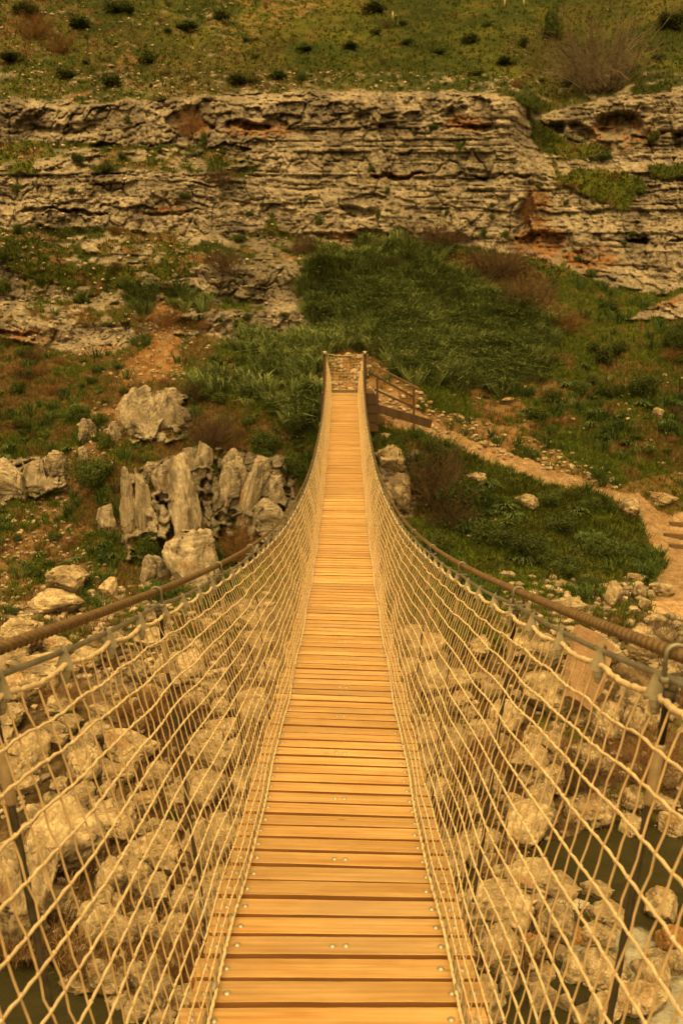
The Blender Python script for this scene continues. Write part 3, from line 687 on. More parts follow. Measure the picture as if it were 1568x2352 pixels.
        v, f = lathe([(.0001, 0), (.010, 0), (.010, -.02), (.0001, -.02)], 8); u.add(v+t_+np.array([0, 0, -.05]), f)
        bpart('cable_clamp', u, M_steel, ho)
        u = MB(); p0 = t_+dv*.07; p1 = t_+dv*.19
        u.add(*tube([p0, p0+dv*.02, p0+dv*.021, p1], [.012, .012, .008, .008], 8, ref=(0, 1, 0)))
        bpart('turnbuckle', u, M_dark, ho)
        u = MB(); p0 = t_+dv*.175; p1 = t_+dv*.30
        u.add(*tube([p0, p0+dv*.006, p1-dv*.006, p1], [.009, .0105, .0105, .009], 10, ref=(0, 1, 0)))
        bpart('sleeve', u, M_socket, ho)
        u = MB(); q0 = b_-dv*.16; q1 = b_-dv*.055
        u.add(*tube([q0, q0+dv*.001, q0+dv*.03, q0+dv*.031, q0+dv*.06, q0+dv*.061, q1], [.011, .0125, .0125, .011, .011, .0125, .0125], 10, ref=(0, 1, 0)))
        bpart('end_socket', u, M_bolt, ho)
        a2 = bpart  # keep helper name short in the loop
        u = MB(); v, f = box(-.02, .02, -.02, .02, -.03, .01); u.add(v+b_, f); bpart('bracket', u, M_dark, ho)
# clips: loop over the hand line, triangular plate and capped bolt
def clip_geo(sd):
    m = MB(); th = np.linspace(-.3, np.pi+.3, 10)
    m.add(*tube(np.stack([.010*np.cos(th), 0*th, .002+.010*np.sin(th)], -1), .0026, 6, ref=(0, 1, 0)))
    t = .0035
    V = np.array([(-sd*.004, -t, .012), (-sd*.006, t, .012), (-sd*.012-.001, -.017, -.035), (-sd*.012, .017, -.035), (-sd*.012-sd*t*2, -.017, -.035), (-sd*.012-sd*t*2, .017, -.035), (-sd*.010, -t, .012), (-sd*.010, t, .012)])
    m.add(V, np.array([(0, 1, 3, 2), (6, 4, 5, 7), (2, 3, 5, 4), (0, 2, 4, 6), (1, 7, 5, 3), (0, 6, 7, 1)]))
    v, f = lathe([(.0001, -.036), (.0095, -.036), (.0095, -.050), (.0075, -.051), (.0075, -.060), (.004, -.064), (.0001, -.065)], 10)
    m.add(v+np.array([-sd*.015, 0, 0]), f)
    return m
CG = {sd: clip_geo(sd) for sd in (-1, 1)}
CM = {sd: CG[sd].mesh('net_clip', M_clip, False) for sd in (-1, 1)}
rest = MB()
for sd in (-1, 1):
    vis = [y for y in clipY]
    near50 = [y for y in clipY if y > 1.0][:50]
    for y in vis:
        s = math.atan((float(railZ(y+.1))-float(railZ(y-.1)))/.2)
        p = np.array([float(cen(y))+sd*(float(railL(y))-.012), y, float(railZ(y))-.046-.012*abs(math.sin((y-hY[0])/(D*.985)*math.pi))])
        if y in near50: link('net_clip', CM[sd], bridge, p-BO, (s*.2, 0, sd*.95 + prnd.uniform(-.25, .25)), (1.25, 1.25, 1.1))
        else: rest.add(np.concatenate(CG[sd].v)+p, np.concatenate(CG[sd].f))
bpart('net_clip', rest, M_clip, kind='stuff')
# small shackles along the foot of the net
foot_mb = MB(); foot_mb.add(*lathe([(.0001, .012), (.006, .011), (.0105, .006), (.012, 0), (.011, -.006), (.0001, -.008)], 8))
fm = foot_mb.mesh('foot_clip', M_clip)
for sd in (-1, 1):
    for k, y in enumerate(np.arange(1.9, 24.5, .405)):
        p = deckP(sd*.396, y, .022)
        if k < 50: link('foot_clip', fm, bridge, p-BO, (.2, sd*-.4, prnd.uniform(-.3, .3)), (1, 1.9, 1.1))

# far gateway: posts with pulley caps and the closing net
ye = 24.9; ze = float(deckZ(24.85)); cxe = float(cen(ye))
for sd in (-1, 1):
    p = MB(); x = cxe+sd*.60; p.add(*box(x-.045, x+.045, ye, ye+.09, ze-1.2, ze+1.19))
    po = bpart('end_post', p, M_post, smooth=False); bevel(po, .006)
    cpm = MB(); v, f = lathe([(.0001, -.03), (.045, -.03), (.05, -.015), (.05, .015), (.045, .03), (.0001, .03)], 12)
    v = v[:, [0, 2, 1]]; cpm.add(v+np.array([x-sd*.01, ye-.03, ze+1.17]), f)
    cpm.add(*tube([(x-.08, ye+.02, ze+1.21), (x+.08, ye+.02, ze+1.21)], .014, 6)); bpart('cable_saddle', cpm, M_bolt, po)
e = MB()
for k in range(11):
    x = cxe-.50+k*.1; tx = np.linspace(0, 1, 12)
    e.add(*tube(np.stack([x+.006*np.sin(tx*9+k), ye+.02+.0*tx, ze+.0+tx*(1.13-.06*math.sin(math.pi*k/10))], -1), .0035, 5, ref=(0, 1, 0)))
for k in range(14):
    zt = 1.13*(k+.0)/13; xs = np.linspace(-.55, .55, 16)
    e.add(*tube(np.stack([cxe+xs, ye+.02+0*xs, ze+.01+zt-.05*(zt/1.13)*np.cos(xs/.55*np.pi/2)], -1), .0035 if k < 13 else .009, 5))
bpart('end_net', e, M_string)
# timber abutment that carries the bridge end
ab = empty('timber_abutment', (cxe, 25.4, ze-1.6)); tag(ab, 'brown timber retaining box under the far end of the footbridge', 'abutment')
def wpart(name, geos, m, parent, smooth=False, bev=.006):
    mb = MB()
    for v, f in geos: mb.add(v-np.array(parent.location), f)
    o = link(name, mb.mesh(name, m, smooth), parent)
    if bev: bevel(o, bev)
    return o
wpart('landing_board', [box(cxe-.7, cxe+.9, 25.0, 26.6, ze-.10, ze-.02)], M_post, ab)
for k in range(4):
    wpart('retaining_board', [box(cxe-.72, cxe+1.02, 24.99+.004*k, 25.07+.004*k, ze-.36-.27*k, ze-.11-.27*k)], M_post, ab)
wpart('side_board', [box(cxe+.90, cxe+1.0, 25.1, 26.2, ze-.9, ze-.105)], M_post, ab)
# stair with railing that drops to the path on the right
st = empty('stair_railing', (1.0, 24.9, ze-.8)); tag(st, 'brown wooden railing sloping down right beside the far bridge end', 'railing')
def at(px, py, Y): return ray(px, py, Y)
pA0, pA1 = at(866, 862, 25.0), at(866, 975, 25.0)
wpart('post', [bar(pA1, pA0, .065, .065, (0, 1, 0))], M_post, st)
pB0, pB1 = at(950, 890, 24.2), at(950, 985, 24.2)
wpart('post', [bar(pB1, pB0, .065, .065, (0, 1, 0))], M_post, st)
wpart('handrail', [bar(at(842, 831, 25.25), at(963, 893, 24.15), .07, .035)], M_logs, st)
wpart('rail_board', [bar(at(846, 855, 25.2), at(950, 912, 24.26), .03, .06)], M_post, st)
wpart('rail_board', [bar(at(860, 895, 25.08), at(950, 935, 24.26), .03, .06)], M_post, st)
wpart('stringer_board', [bar(at(862, 937, 25.05), at(990, 974, 23.9), .05, .25)], M_post, st)

# ------------------------------------------------------------------ boulders and rocks
def ico(sub):
    import bmesh
    bm = bmesh.new(); bmesh.ops.create_icosphere(bm, subdivisions=sub, radius=1)
    V = np.array([v.co[:] for v in bm.verts]); Fc = np.array([[v.index for v in f.verts] for f in bm.faces]); bm.free(); return V, Fc
IV, IF = ico(5)
def boulder_mesh(seed, kind='round'):
    r = np.random.default_rng(seed); V = IV.copy()
    e = r.uniform(.62, .86) if kind == 'round' else .52           # squarer than a ball
    V = np.sign(V)*np.abs(V)**e; V /= np.abs(V).max()
    A = r.normal(0, 1, (3, 3)); Q, _ = np.linalg.qr(A)
    if kind == 'round': V = V @ Q
    npl = 30 if kind == 'round' else 16
    d = r.normal(0, 1, (npl, 3)); d[:, 2] *= 1 if kind == 'round' else .45
    d /= np.linalg.norm(d, axis=1)[:, None]
    lim = r.uniform(.5, .86, npl)
    for q in range(npl):
        h = V @ d[q]; over = np.maximum(h-lim[q], 0); V = V - d[q][None, :]*(over*1.0)[:, None]
    s = seed*13.7; V0 = V.copy(); n = np.linalg.norm(V, axis=1)[:, None]; Nn = V/n
    zs = V0[:, 2]*(1 if kind == 'round' else 2.2)
    a = fbm(V0[:, 0]*1.5+s, V0[:, 1]*1.5, zs*1.5, 3, seed); b = fbm(V0[:, 0]*4.5+s, V0[:, 1]*4.5, zs*4.5, 5, seed+3, .62)
    rid = 1-np.abs(fbm(V0[:, 0]*1.9+s, V0[:, 1]*1.9, zs*1.9, 3, seed+9))*2.4
    crack = np.where(rid > .86, (rid-.86)*1.1, 0)
    st_ = zs*3.2+.6*fbm(V0[:, 0]*2, V0[:, 1]*2+s, zs, 2, seed+61); led = np.abs((st_ % 1)-.5); ledge = np.exp(-((.5-led)/.07)**2)*.055*(vnoise(V0[:, 0]*2+s, V0[:, 1]*2, zs*1.3, seed+62) > 0)
    V = V + Nn*(a*.09 + b*.10 - crack - ledge)[:, None]
    if kind == 'pillar':
        g = np.exp(-((V0[:, 0]-.35*math.sin(seed) - .12*np.sin(V0[:, 2]*3+seed))/.06)**2)*.26
        V[:, 1] -= Nn[:, 1]*g; V[:, :2] *= (1.0-.16*sstep(-.2, 1.0, V0[:, 2]*(1+.2*math.sin(seed*5))))[:, None]
        V[:, 0] += .09*np.sin(V0[:, 2]*1.8+seed)
    pit = sstep(.30, .52, fbm(V0[:, 0]*7+s, V0[:, 1]*7, V0[:, 2]*7, 2, seed+21)); V = V - Nn*(pit*.06)[:, None]
    b2 = fbm(V0[:, 0]*2.2+s, V0[:, 1]*2.2, V0[:, 2]*2.2, 4, seed+31, .6)
    lo, hi = (C(.36, .285, .175), C(.62, .51, .335)) if kind == 'round' else (C(.28, .24, .175), C(.49, .425, .315))
    colr = mixc(lo, hi, sstep(-.4, .4, b2+b*.6))
    colr = mixc(colr, C(.13, .105, .07)*np.ones(3), sstep(.08, .45, fbm(V0[:, 0]*1.4, V0[:, 1]*1.4+s, V0[:, 2]*.9, 4, seed+41, .65))*.8)
    colr = mixc(colr, C(.34, .20, .09)*np.ones(3), sstep(.2, .5, fbm(V0[:, 0]*1.1, V0[:, 1]*1.1+s, V0[:, 2]*2, 3, seed+51, .6))*.6)
    return np_mesh('boulder', V, IF, colr, M_rock, True)
BR = [boulder_mesh(k+1) for k in range(9)]
BP = [boulder_mesh(k+50, 'pillar') for k in range(6)]
M_orange = mat('ochre_stone', .92, col=(.44, .25, .10), noise=[(3, .7, 1.2, U), (12, .7, 1.2, U)], bump=(8, .06, U), spec=.2)
M_slab = mat('pink_slab', .85, col=(.33, .22, .13), noise=[(4, .85, 1.12, (1, 1, 4)), (20, .85, 1.12, U)], bump=(7, .03, (1, 1, 4)), spec=.2)
M_white = mat('white_wet_stone', .5, col=(.62, .58, .48), noise=[(4, .8, 1.1, U)], bump=(8, .04, U), spec=.4)
def clone(me, m):
    c = me.copy(); c.materials.clear(); c.materials.append(m); return c
BO_ = [clone(BR[k], M_orange) for k in (0, 3)]
BW_ = [clone(BR[k], M_white) for k in (1, 4)]
brnd = random.Random(11)
def put_rock(px, py, w, h, label, group=None, meshes=None, name='boulder', cat='boulder', tilt=0.0, depth=None, sink=.42):
    base, i, j = lookup(px, py+h*.36)
    Y = float(base[1])
    if base[2] < WATER_Z-.05: Y = (WATER_Z-.05)/float(tanel(py+h*.36))
    p = ray(px, py, Y); zc = float(zdepth(p))
    sx = w/F*zc/2*(1.22 if name == 'boulder' else 1.55); sz = h/F*zc/2*(1.26 if name == 'boulder' else 1.30); sy = (depth if depth else (sx+sz)/2*brnd.uniform(.85, 1.1))
    p = ray(px, py, Y + sy*.35)
    me = (meshes or BR)[brnd.randrange(len(meshes or BR))]
    o = link(name, me, None, p, (brnd.uniform(-.15, .15)*(.4 if name == 'pillar_rock' else 1), tilt, brnd.choice([0, math.pi]) + brnd.uniform(-.35, .35)), (sx, sy, sz))
    tag(o, label, cat, group)
    return o
HERO = [
 # left bank, seen through the left net
 (48, 1452, 112, 58, 'pale rounded rock at the left edge just above the thick left cable', 0),
 (152, 1332, 112, 84, 'smooth grey rock on the orange slope left, above the rail cable', 0),
 (128, 1388, 130, 52, 'flat layered grey rock lying under the smooth grey rock on the orange slope', 0),
 (252, 1352, 50, 62, 'small grey rock right of the layered slabs on the orange slope', 0),
 (95, 1535, 190, 70, 'long pale ledge rock directly below the left cable behind the net', 0),
 (30, 1640, 78, 66, 'round rock at the left edge below the long pale ledge', 0),
 (160, 1660, 66, 50, 'small pale stone between bushes behind the left net, upper part', 0),
 (75, 1722, 130, 104, 'pitted cream boulder behind the left net near the left edge', 0),
 (197, 1742, 84, 100, 'upright blocky boulder right of the pitted cream boulder', 0),
 (292, 1722, 142, 112, 'broad tan boulder behind the first full dark hanger on the left', 0),
 (366, 1792, 92, 74, 'tan boulder below and right of the broad tan boulder', 0),
 (480, 1712, 96, 76, 'hazy tan boulder behind the dense part of the left net', 0),
 (585, 1650, 86, 70, 'tan boulder close to the planks seen through the left net', 0),
 (478, 1820, 96, 84, 'boulder beside the deck edge behind the left net, mid height', 0),
 (148, 1945, 196, 178, 'largest cream boulder with dark cracks behind the left net', 0),
 (38, 2070, 182, 250, 'huge grey cream boulder at the left edge above the dark water', 0),
 (250, 1888, 140, 90, 'cream boulder on top right shoulder of the largest cracked boulder', 0),
 (352, 1965, 138, 120, 'sharp topped cream boulder in the middle of the left bank pile', 0),
 (350, 2046, 140, 86, 'bright flat topped boulder under the sharp topped one', 0),
 (458, 1940, 100, 130, 'tall tan boulder right of the sharp topped boulder near the planks', 0),
 (255, 2025, 76, 88, 'wedge shaped boulder left of the bright flat topped boulder', 0),
 (205, 2108, 66, 84, 'small round boulder under the wedge shaped one', 0),
 (278, 2152, 104, 74, 'brown cream boulder low in the left bank pile', 0),
 (405, 2130, 70, 60, 'tan stone between twigs at the foot of the left pile', 0),
 (470, 2040, 60, 72, 'narrow stone next to a dark hanger near the deck edge, left', 0),
 (205, 2256, 150, 62, 'flat pale rock at the water line in the lower left', 0),
 (425, 2285, 70, 52, 'pale stone in the water beside the lower left deck edge', 0),
 (372, 2338, 90, 44, 'pale stone at the bottom edge of the picture left of the planks', 0),
 # right bank, seen through the right net
 (1248, 1516, 96, 92, 'pale boulder left of the pink slanting slab on the right bank', 0),
 (1258, 1600, 134, 110, 'big cracked boulder below the pale boulder on the right bank', 0),
 (1392, 1640, 100, 60, 'light rubble boulder under the pink slanting slab', 0),
 (998, 1686, 70, 56, 'small round boulder hazy behind the right net near the planks', 0),
 (1056, 1622, 60, 46, 'small tan boulder behind the right net above the round one', 0),
 (1215, 1748, 130, 88, 'brown boulder in the scrub in the middle of the right bank', 0),
 (1120, 1800, 90, 70, 'boulder in shrubs behind the right net beside a hanger', 0),
 (1018, 1932, 58, 50, 'light stone tight against the right plank ends', 0),
 (1034, 1990, 78, 66, 'tan stone below the light stone against the right plank ends', 0),
 (1103, 1986, 56, 54, 'round pale stone right of the tan stone by the plank ends', 0),
 (1104, 1930, 96, 66, 'wide tan stone above the round pale stone, right bank', 0),
 (1214, 1902, 140, 100, 'large tan boulder left of the dark pool, right bank', 0),
 (1352, 1866, 150, 100, 'large pale rubble boulder above the dark pool', 0),
 (1448, 1902, 62, 52, 'small cream boulder at the far shore of the dark pool', 0),
 (1542, 1896, 80, 74, 'cream boulder at the right edge on the far shore of the pool', 0),
 (1204, 2026, 160, 96, 'rounded top of the big bank boulder beside the pool', 0),
 (1132, 2090, 190, 160, 'massive mottled boulder right of the plank ends by the water', 0),
 (1270, 2040, 120, 84, 'pale sloping boulder reaching into the dark pool', 0),
 (1366, 2046, 80, 56, 'smooth tan boulder standing in the pool', 0),
 (1394, 2108, 104, 72, 'light topped boulder with a dark hollow under it in the stream', 0),
 (1514, 2082, 92, 92, 'round topped boulder right of the thick dark hanger in the stream', 0),
 (1144, 2188, 128, 124, 'dark shaded boulder at the deck edge beside the stream', 0),
 (1168, 2262, 64, 62, 'pale squarish stone in the dark stream near the end socket', 0),
 (1338, 2336, 92, 46, 'bright pale rock at the bottom edge right of centre', 0),
 (1370, 2222, 120, 80, 'wet brown boulder between strands of white water', 0),
 (1090, 2302, 46, 34, 'small orange stone low beside the plank end, right', 0),
 # slope right of the bridge end
 (905, 1062, 88, 92, 'grey rock face under the far right corner of the bridge', 0),
 (915, 1146, 78, 92, 'lower grey rock under the rock face right of the deck', 0),
 (885, 1003, 27, 22, 'small round pale stone above the grey rock face', 0),
 (1055, 962, 27, 18, 'small pale stone on the rubble above the path', 0),
 (1165, 920, 38, 18, 'long white stone on the green slope above the path', 0),
 (1508, 950, 30, 37, 'egg shaped pale stone standing alone on the right slope', 0),
 (1108, 1018, 28, 16, 'pale flat stone at the upper path edge', 0),
 (1096, 1100, 52, 38, 'pinkish white rock on the dark green mound', 0),
 (1208, 1158, 62, 36, 'jagged pale rock low on the dark green mound', 0),
 (1515, 1146, 76, 38, 'wide pale rock on the orange ground at the path bend', 0),
 (1438, 1170, 54, 58, 'cracked pale block left of the path bend', 0),
 (1408, 1374, 42, 62, 'upright grey rock in the rubble under the green mound', 0),
 (1520, 1354, 62, 42, 'grey rock beside the sandy path, lower right', 0),
 (1468, 1364, 38, 34, 'small grey rock left of the grey rock by the sandy path', 0),
 (1478, 1390, 36, 30, 'square pale stone under the small grey rock near the path', 0),
 (1306, 1392, 96, 40, 'flat grey rock just above the right main cable', 0),
 (1504, 1424, 60, 28, 'flat pale stone above the bare twigs by the right cable', 0),
 (1460, 1327, 58, 24, 'low brown stone at the grassy edge of the sandy path', 0),
]
for px, py, w, h, lab, _ in HERO: put_rock(px, py, w, h, lab)
put_rock(1315, 2152, 84, 62, 'rough orange boulder splashed by the stream', meshes=BO_)
put_rock(1545, 2165, 84, 100, 'big orange boulder at the right edge beside white water', meshes=BO_)
put_rock(1212, 2166, 64, 44, 'low reddish boulder between the massive boulder and the stream', meshes=BO_)
put_rock(1300, 2072, 96, 26, 'flat white wet stone at the pool outlet', meshes=BW_)
PIL = [
 (292, 1168, 36, 150, 'left half of the split grey pillar rock on the left slope', .0),
 (325, 1172, 42, 168, 'right half of the split grey pillar rock on the left slope', .0),
 (424, 1180, 66, 210, 'tall pale pillar rock in the middle of the left rock group', .0),
 (440, 1290, 96, 120, 'broad pale foot rock under the tall middle pillar', 0),
 (343, 1094, 32, 52, 'small block perched between the left pillars', 0),
 (371, 1108, 34, 66, 'pale block leaning on the tall middle pillar', 0),
 (405, 1078, 36, 50, 'stubby block on top of the tall middle pillar', 0),
 (437, 1066, 26, 60, 'thin grey fin rock above the tall middle pillar', -.25),
 (468, 1054, 36, 70, 'pointed dim grey rock behind the pillar group', -.1),
 (528, 1078, 52, 94, 'domed head of the biggest smooth pillar rock', 0),
 (532, 1146, 68, 130, 'cracked lower body of the biggest smooth pillar rock', 0),
 (578, 1152, 34, 140, 'thin slanting rock right of the smooth pillar', -.25),
 (598, 1118, 52, 110, 'square grey pillar right of the thin slanting rock', 0),
 (634, 1088, 40, 38, 'round knob rock at the top right of the pillar group', 0),
 (632, 1142, 48, 82, 'grey rock under the round knob rock', 0),
 (622, 1180, 60, 70, 'broad rock touching the left cable at the foot of the pillars', 0),
 (248, 1188, 40, 60, 'single grey rock left of the split pillar', 0),
 (264, 998, 32, 48, 'upright rock at the dark bush, upper left slope', .1),
 (197, 994, 32, 50, 'slim pale rock high on the orange scree, left', 0),
 (188, 1040, 20, 30, 'little pale rock under the slim pale rock', 0),
 (325, 956, 76, 104, 'big flat faced grey rock high on the left slope', 0),
 (392, 952, 64, 96, 'crumbling pale rock right of the flat faced grey rock', 0),
 (28, 1102, 84, 96, 'round shouldered outcrop rock at the left edge', 0),
 (88, 1092, 62, 70, 'middle rock of the outcrop at the left edge', 0),
 (130, 1072, 48, 58, 'right rock of the outcrop at the left edge', 0),
 (350, 1316, 52, 68, 'small pale rock under the split pillar near the cable', 0),
]
for px, py, w, h, lab, tl in PIL: put_rock(px, py, w, h, lab, meshes=BP, tilt=tl, group=None, name='pillar_rock', cat='rock', depth=max(w, 40)/F*25/2*1.1)
# the pink slab leaning behind the right net
sp = ray(1345, 1536, 15.0)
V, Fc = box(-.5, .5, -.06, .06, -.62, .62)
import bmesh
bm = bmesh.new(); bmesh.ops.create_cube(bm, size=1); bmesh.ops.subdivide_edges(bm, edges=bm.edges[:], cuts=14, use_grid_fill=True)
V = np.array([v.co[:] for v in bm.verts]); Fc = np.array([[v.index for v in f.verts] for f in bm.faces]); bm.free()
V = V*np.array([.95, .15, 1.45]); w_ = fbm(V[:, 0]*1.8, V[:, 1]*2, V[:, 2]*1.8, 4, 5)
V[:, 0] *= 1 - .42*sstep(-.1, -.68, V[:, 2]); V[:, 0] += .10*w_ + .25*V[:, 2]*0; V[:, 1] += .03*np.floor(V[:, 2]*4+w_*2)*.4 + .03*w_; V[:, 2] += .10*fbm(V[:, 0]*2, V[:, 1]*2, V[:, 2]*2+9, 4, 15)
o = link('stone_slab', np_mesh('stone_slab', V, Fc, None, M_slab, False), None, sp, (-.5, .62, .2)); bevel(o, .02)
tag(o, 'flat pinkish slab leaning on the boulders behind the right net', 'rock slab')

# loose stones, too many to name one by one
def scatter_px(poly, n, seed):
    r = np.random.default_rng(seed); poly_a = np.array(poly); out = []
    x0, y0 = poly_a.min(0); x1, y1 = poly_a.max(0)
    while len(out) < n:
        x, y = r.uniform(x0, x1), r.uniform(y0, y1)
        if inpoly(np.array([x]), np.array([y]), poly)[0]: out.append((x, y))
    return out
piles = [([(0, 1480), (640, 1400), (600, 1700), (520, 2150), (0, 2180)], 120, (30, 90), 'boulder', 'smaller tan boulder filling the pile behind the left net', 'smaller boulders of the left bank pile'),
         ([(960, 1500), (1560, 1450), (1568, 1850), (1300, 1910), (1150, 2010), (1020, 1990)], 95, (26, 76), 'boulder', 'smaller tan boulder among scrub behind the right net', 'smaller boulders of the right bank pile'),
         ([(1080, 2060), (1260, 2060), (1300, 2200), (1240, 2260), (1140, 2340), (1040, 2280)], 30, (24, 66), 'boulder', 'small wet boulder at the stream edge by the right plank ends', 'small boulders at the stream edge'),
         ([(1240, 2110), (1568, 2200), (1568, 2345), (1200, 2345)], 22, (40, 104), 'boulder', 'wet boulder breaking the stream behind the lower right net', 'boulders in the lower right stream'),
         ([(60, 2160), (480, 2230), (480, 2345), (300, 2345)], 16, (30, 80), 'boulder', 'boulder at the water edge behind the lower left net', 'boulders at the lower left water edge'),
         ([(500, 1450), (1090, 1450), (1060, 2300), (520, 2300)], 40, (40, 100), 'boulder', 'tan boulder in the gorge below the planks', 'boulders under the deck')]
for poly, n, (a, b), nm, lab, grp in piles:
    for x, y in scatter_px(poly, n, int(n*7)):
        s = brnd.uniform(a, b)*1.18; put_rock(x, y, s, s*brnd.uniform(.6, .95), lab, grp, name=nm)
LM = [boulder_mesh(90+k) for k in range(2)]
small = MB(); SV, SF = ico(1)
def small_stones(mb, pts, smin, smax, seed):
    r = np.random.default_rng(seed)
    for x, y in pts:
        b, i, j = lookup(x, y)
        if river[i, j] > .5 and b[2] < WATER_Z-.3: continue
        s = r.uniform(smin, smax)**1.0; zc = float(zdepth(b)); s = s/F*zc/2
        v = SV*(1+r.uniform(-.28, .28, (len(SV), 1)))*np.array([1.2, 1, .7])*s
        a = r.uniform(0, 6.28); R = np.array([[math.cos(a), -math.sin(a), 0], [math.sin(a), math.cos(a), 0], [0, 0, 1]])
        c = C(.40, .33, .23)*r.uniform(.5, 1.25)
        mb.add(v @ R.T + b + np.array([0, 0, s*.35]), SF, c)
sets = [([(855, 830), (900, 850), (1010, 940), (1250, 1010), (1400, 1080), (1440, 1130), (1300, 1100), (1100, 1040), (950, 985), (870, 950)], 260, 4, 13),
        ([(690, 830), (745, 820), (745, 910), (710, 900)], 60, 4, 12), ([(755, 815), (850, 815), (850, 900), (755, 900)], 110, 5, 16),
        ([(200, 920), (340, 920), (290, 1000), (240, 1100), (120, 1180), (240, 1250), (260, 1340), (0, 1440), (0, 1200), (150, 1080)], 420, 3, 13),
        ([(1150, 1320), (1460, 1330), (1568, 1430), (1568, 1560), (1150, 1430)], 230, 6, 26), ([(0, 1390), (600, 1300), (660, 1480), (0, 1600)], 420, 6, 22),
        ([(0, 160), (760, 160), (1200, 175), (1180, 214), (0, 232)], 420, 2.5, 9), ([(0, 0), (560, 0), (520, 160), (0, 160)], 160, 2.5, 9),
        ([(0, 330), (640, 340), (700, 600), (740, 790), (300, 890), (0, 760)], 800, 2.5, 11), ([(0, 1500), (1568, 1500), (1568, 1900), (1000, 2250), (500, 2250), (0, 2150)], 1400, 6, 24),
        ([(900, 880), (1568, 860), (1568, 1100), (1300, 1000)], 70, 4, 12), ([(700, 20), (1568, 0), (1568, 200), (1200, 190)], 70, 2.5, 6),
        ([(1180, 2020), (1568, 1960), (1568, 2352), (1040, 2352)], 200, 6, 20), ([(340, 690), (430, 700), (425, 880), (290, 880)], 130, 3, 9), ([(950, 1000), (1480, 1180), (1480, 1330), (1000, 1300)], 70, 5, 12)]
for k, (poly, n, a, b) in enumerate(sets): small_stones(small, scatter_px(poly, n, 500+k), a, b, 900+k)
M_pebble = mat('scree_stone', .9, vcol=True, noise=[(12, .8, 1.15, U)], bump=(20, .02, U), spec=.2)
tag(link('scree', small.mesh('scree', M_pebble, False)), 'loose pale stones and gravel strewn over the slopes and path edges', 'gravel', kind='stuff')

# timber steps on the sandy path
for (px, py, w, lab) in [(1556, 1205, 46, 'uppermost short timber step on the sandy path at the right edge'), (1552, 1232, 62, 'middle timber step on the sandy path at the right edge'), (1560, 1257, 52, 'lowest timber step on the sandy path at the right edge')]:
    b, i, j = lookup(px, py); zc = float(zdepth(b)); hw = w/F*zc/2
    v, f = box(-hw, hw, -.07, .07, -.06, .07)
    o = link('timber_step', np_mesh('timber_step', v, f, None, M_logs, False), None, b+np.array([0, -.05, .03]), (0, .05, -.1)); bevel(o, .015)
    tag(o, lab, 'step', 'timber steps on the path')
# thin posts standing in the upper meadow
for (px, py, h, lab) in [(1156, 17, 22, 'thin pale post at the top edge, centre right of the meadow'), (1200, 12, 16, 'thinner pale post right of the taller one at the top edge'), (901, 44, 16, 'short pale stake in the upper meadow left of the posts')]:
    b, i, j = lookup(px, py); zc = float(zdepth(b)); hh = h/F*zc
    mb = MB(); mb.add(*tube([(0, 0, -.1), (.01, 0, hh*.5), (.0, 0, hh)], [.06, .055, .045], 8, ref=(0, 1, 0)))
    o = link('wooden_post', mb.mesh('wooden_post', M_socket), None, b); tag(o, lab, 'post', 'posts in the upper meadow')

# ------------------------------------------------------------------ plants
def bush_mesh(seed, n=1500, leaf=.085, cols=((.03, .055, .012), (.075, .115, .02)), flat=.8):
    r = np.random.default_rng(seed)
    nl = 14; c = r.normal(0, 1, (nl, 3)); c /= np.linalg.norm(c, axis=1)[:, None]; c *= r.uniform(.25, .72, (nl, 1)); c[:, 2] = np.abs(c[:, 2])*.9-.05
    rad = r.uniform(.22, .46, nl); k = r.integers(0, nl, n)
    d = r.normal(0, 1, (n, 3)); d /= np.linalg.norm(d, axis=1)[:, None]
    p = c[k] + d*(rad[k]*r.uniform(.55, 1.08, n))[:, None]
    # leaf quads
    u = r.normal(0, 1, (n, 3)); nn = d*1.0+u*.7; nn /= np.linalg.norm(nn, axis=1)[:, None]
    a = np.cross(nn, r.normal(0, 1, (n, 3))); a /= np.linalg.norm(a, axis=1)[:, None]; b = np.cross(nn, a)
    s = (leaf*r.uniform(.6, 1.4, n))[:, None]
    V = np.stack([p-a*s, p-b*s*.45+nn*s*.15, p+a*s, p+b*s*.45+nn*s*.15], 1).reshape(-1, 3)
    Fc = np.arange(n*4).reshape(n, 4)
    t = np.clip(r.uniform(0, 1, n)*.8 + r.uniform(0, 1, nl)[k]*.3, 0, 1)
    cc = np.array(cols[0])*(1-t[:, None])+np.array(cols[1])*t[:, None]
    return np_mesh('foliage', V, Fc, np.repeat(cc, 4, 0), M_leaf, False)
def stem_mesh(seed, n=10, rr_=.03):
    r = np.random.default_rng(seed); m = MB()
    for k in range(n):
        d = np.array([r.normal(0, .45), r.normal(0, .45), .5]); s = np.linspace(0, 1, 5)[:, None]
        m.add(*tube(np.array([0, 0, -.3]) + s*d + s*s*np.array([0, 0, .2]), np.linspace(rr_, rr_*.3, 5), 4, ref=(0, 1, .1)), c=(.10, .07, .04))
    return m.mesh('stem', M_twig)
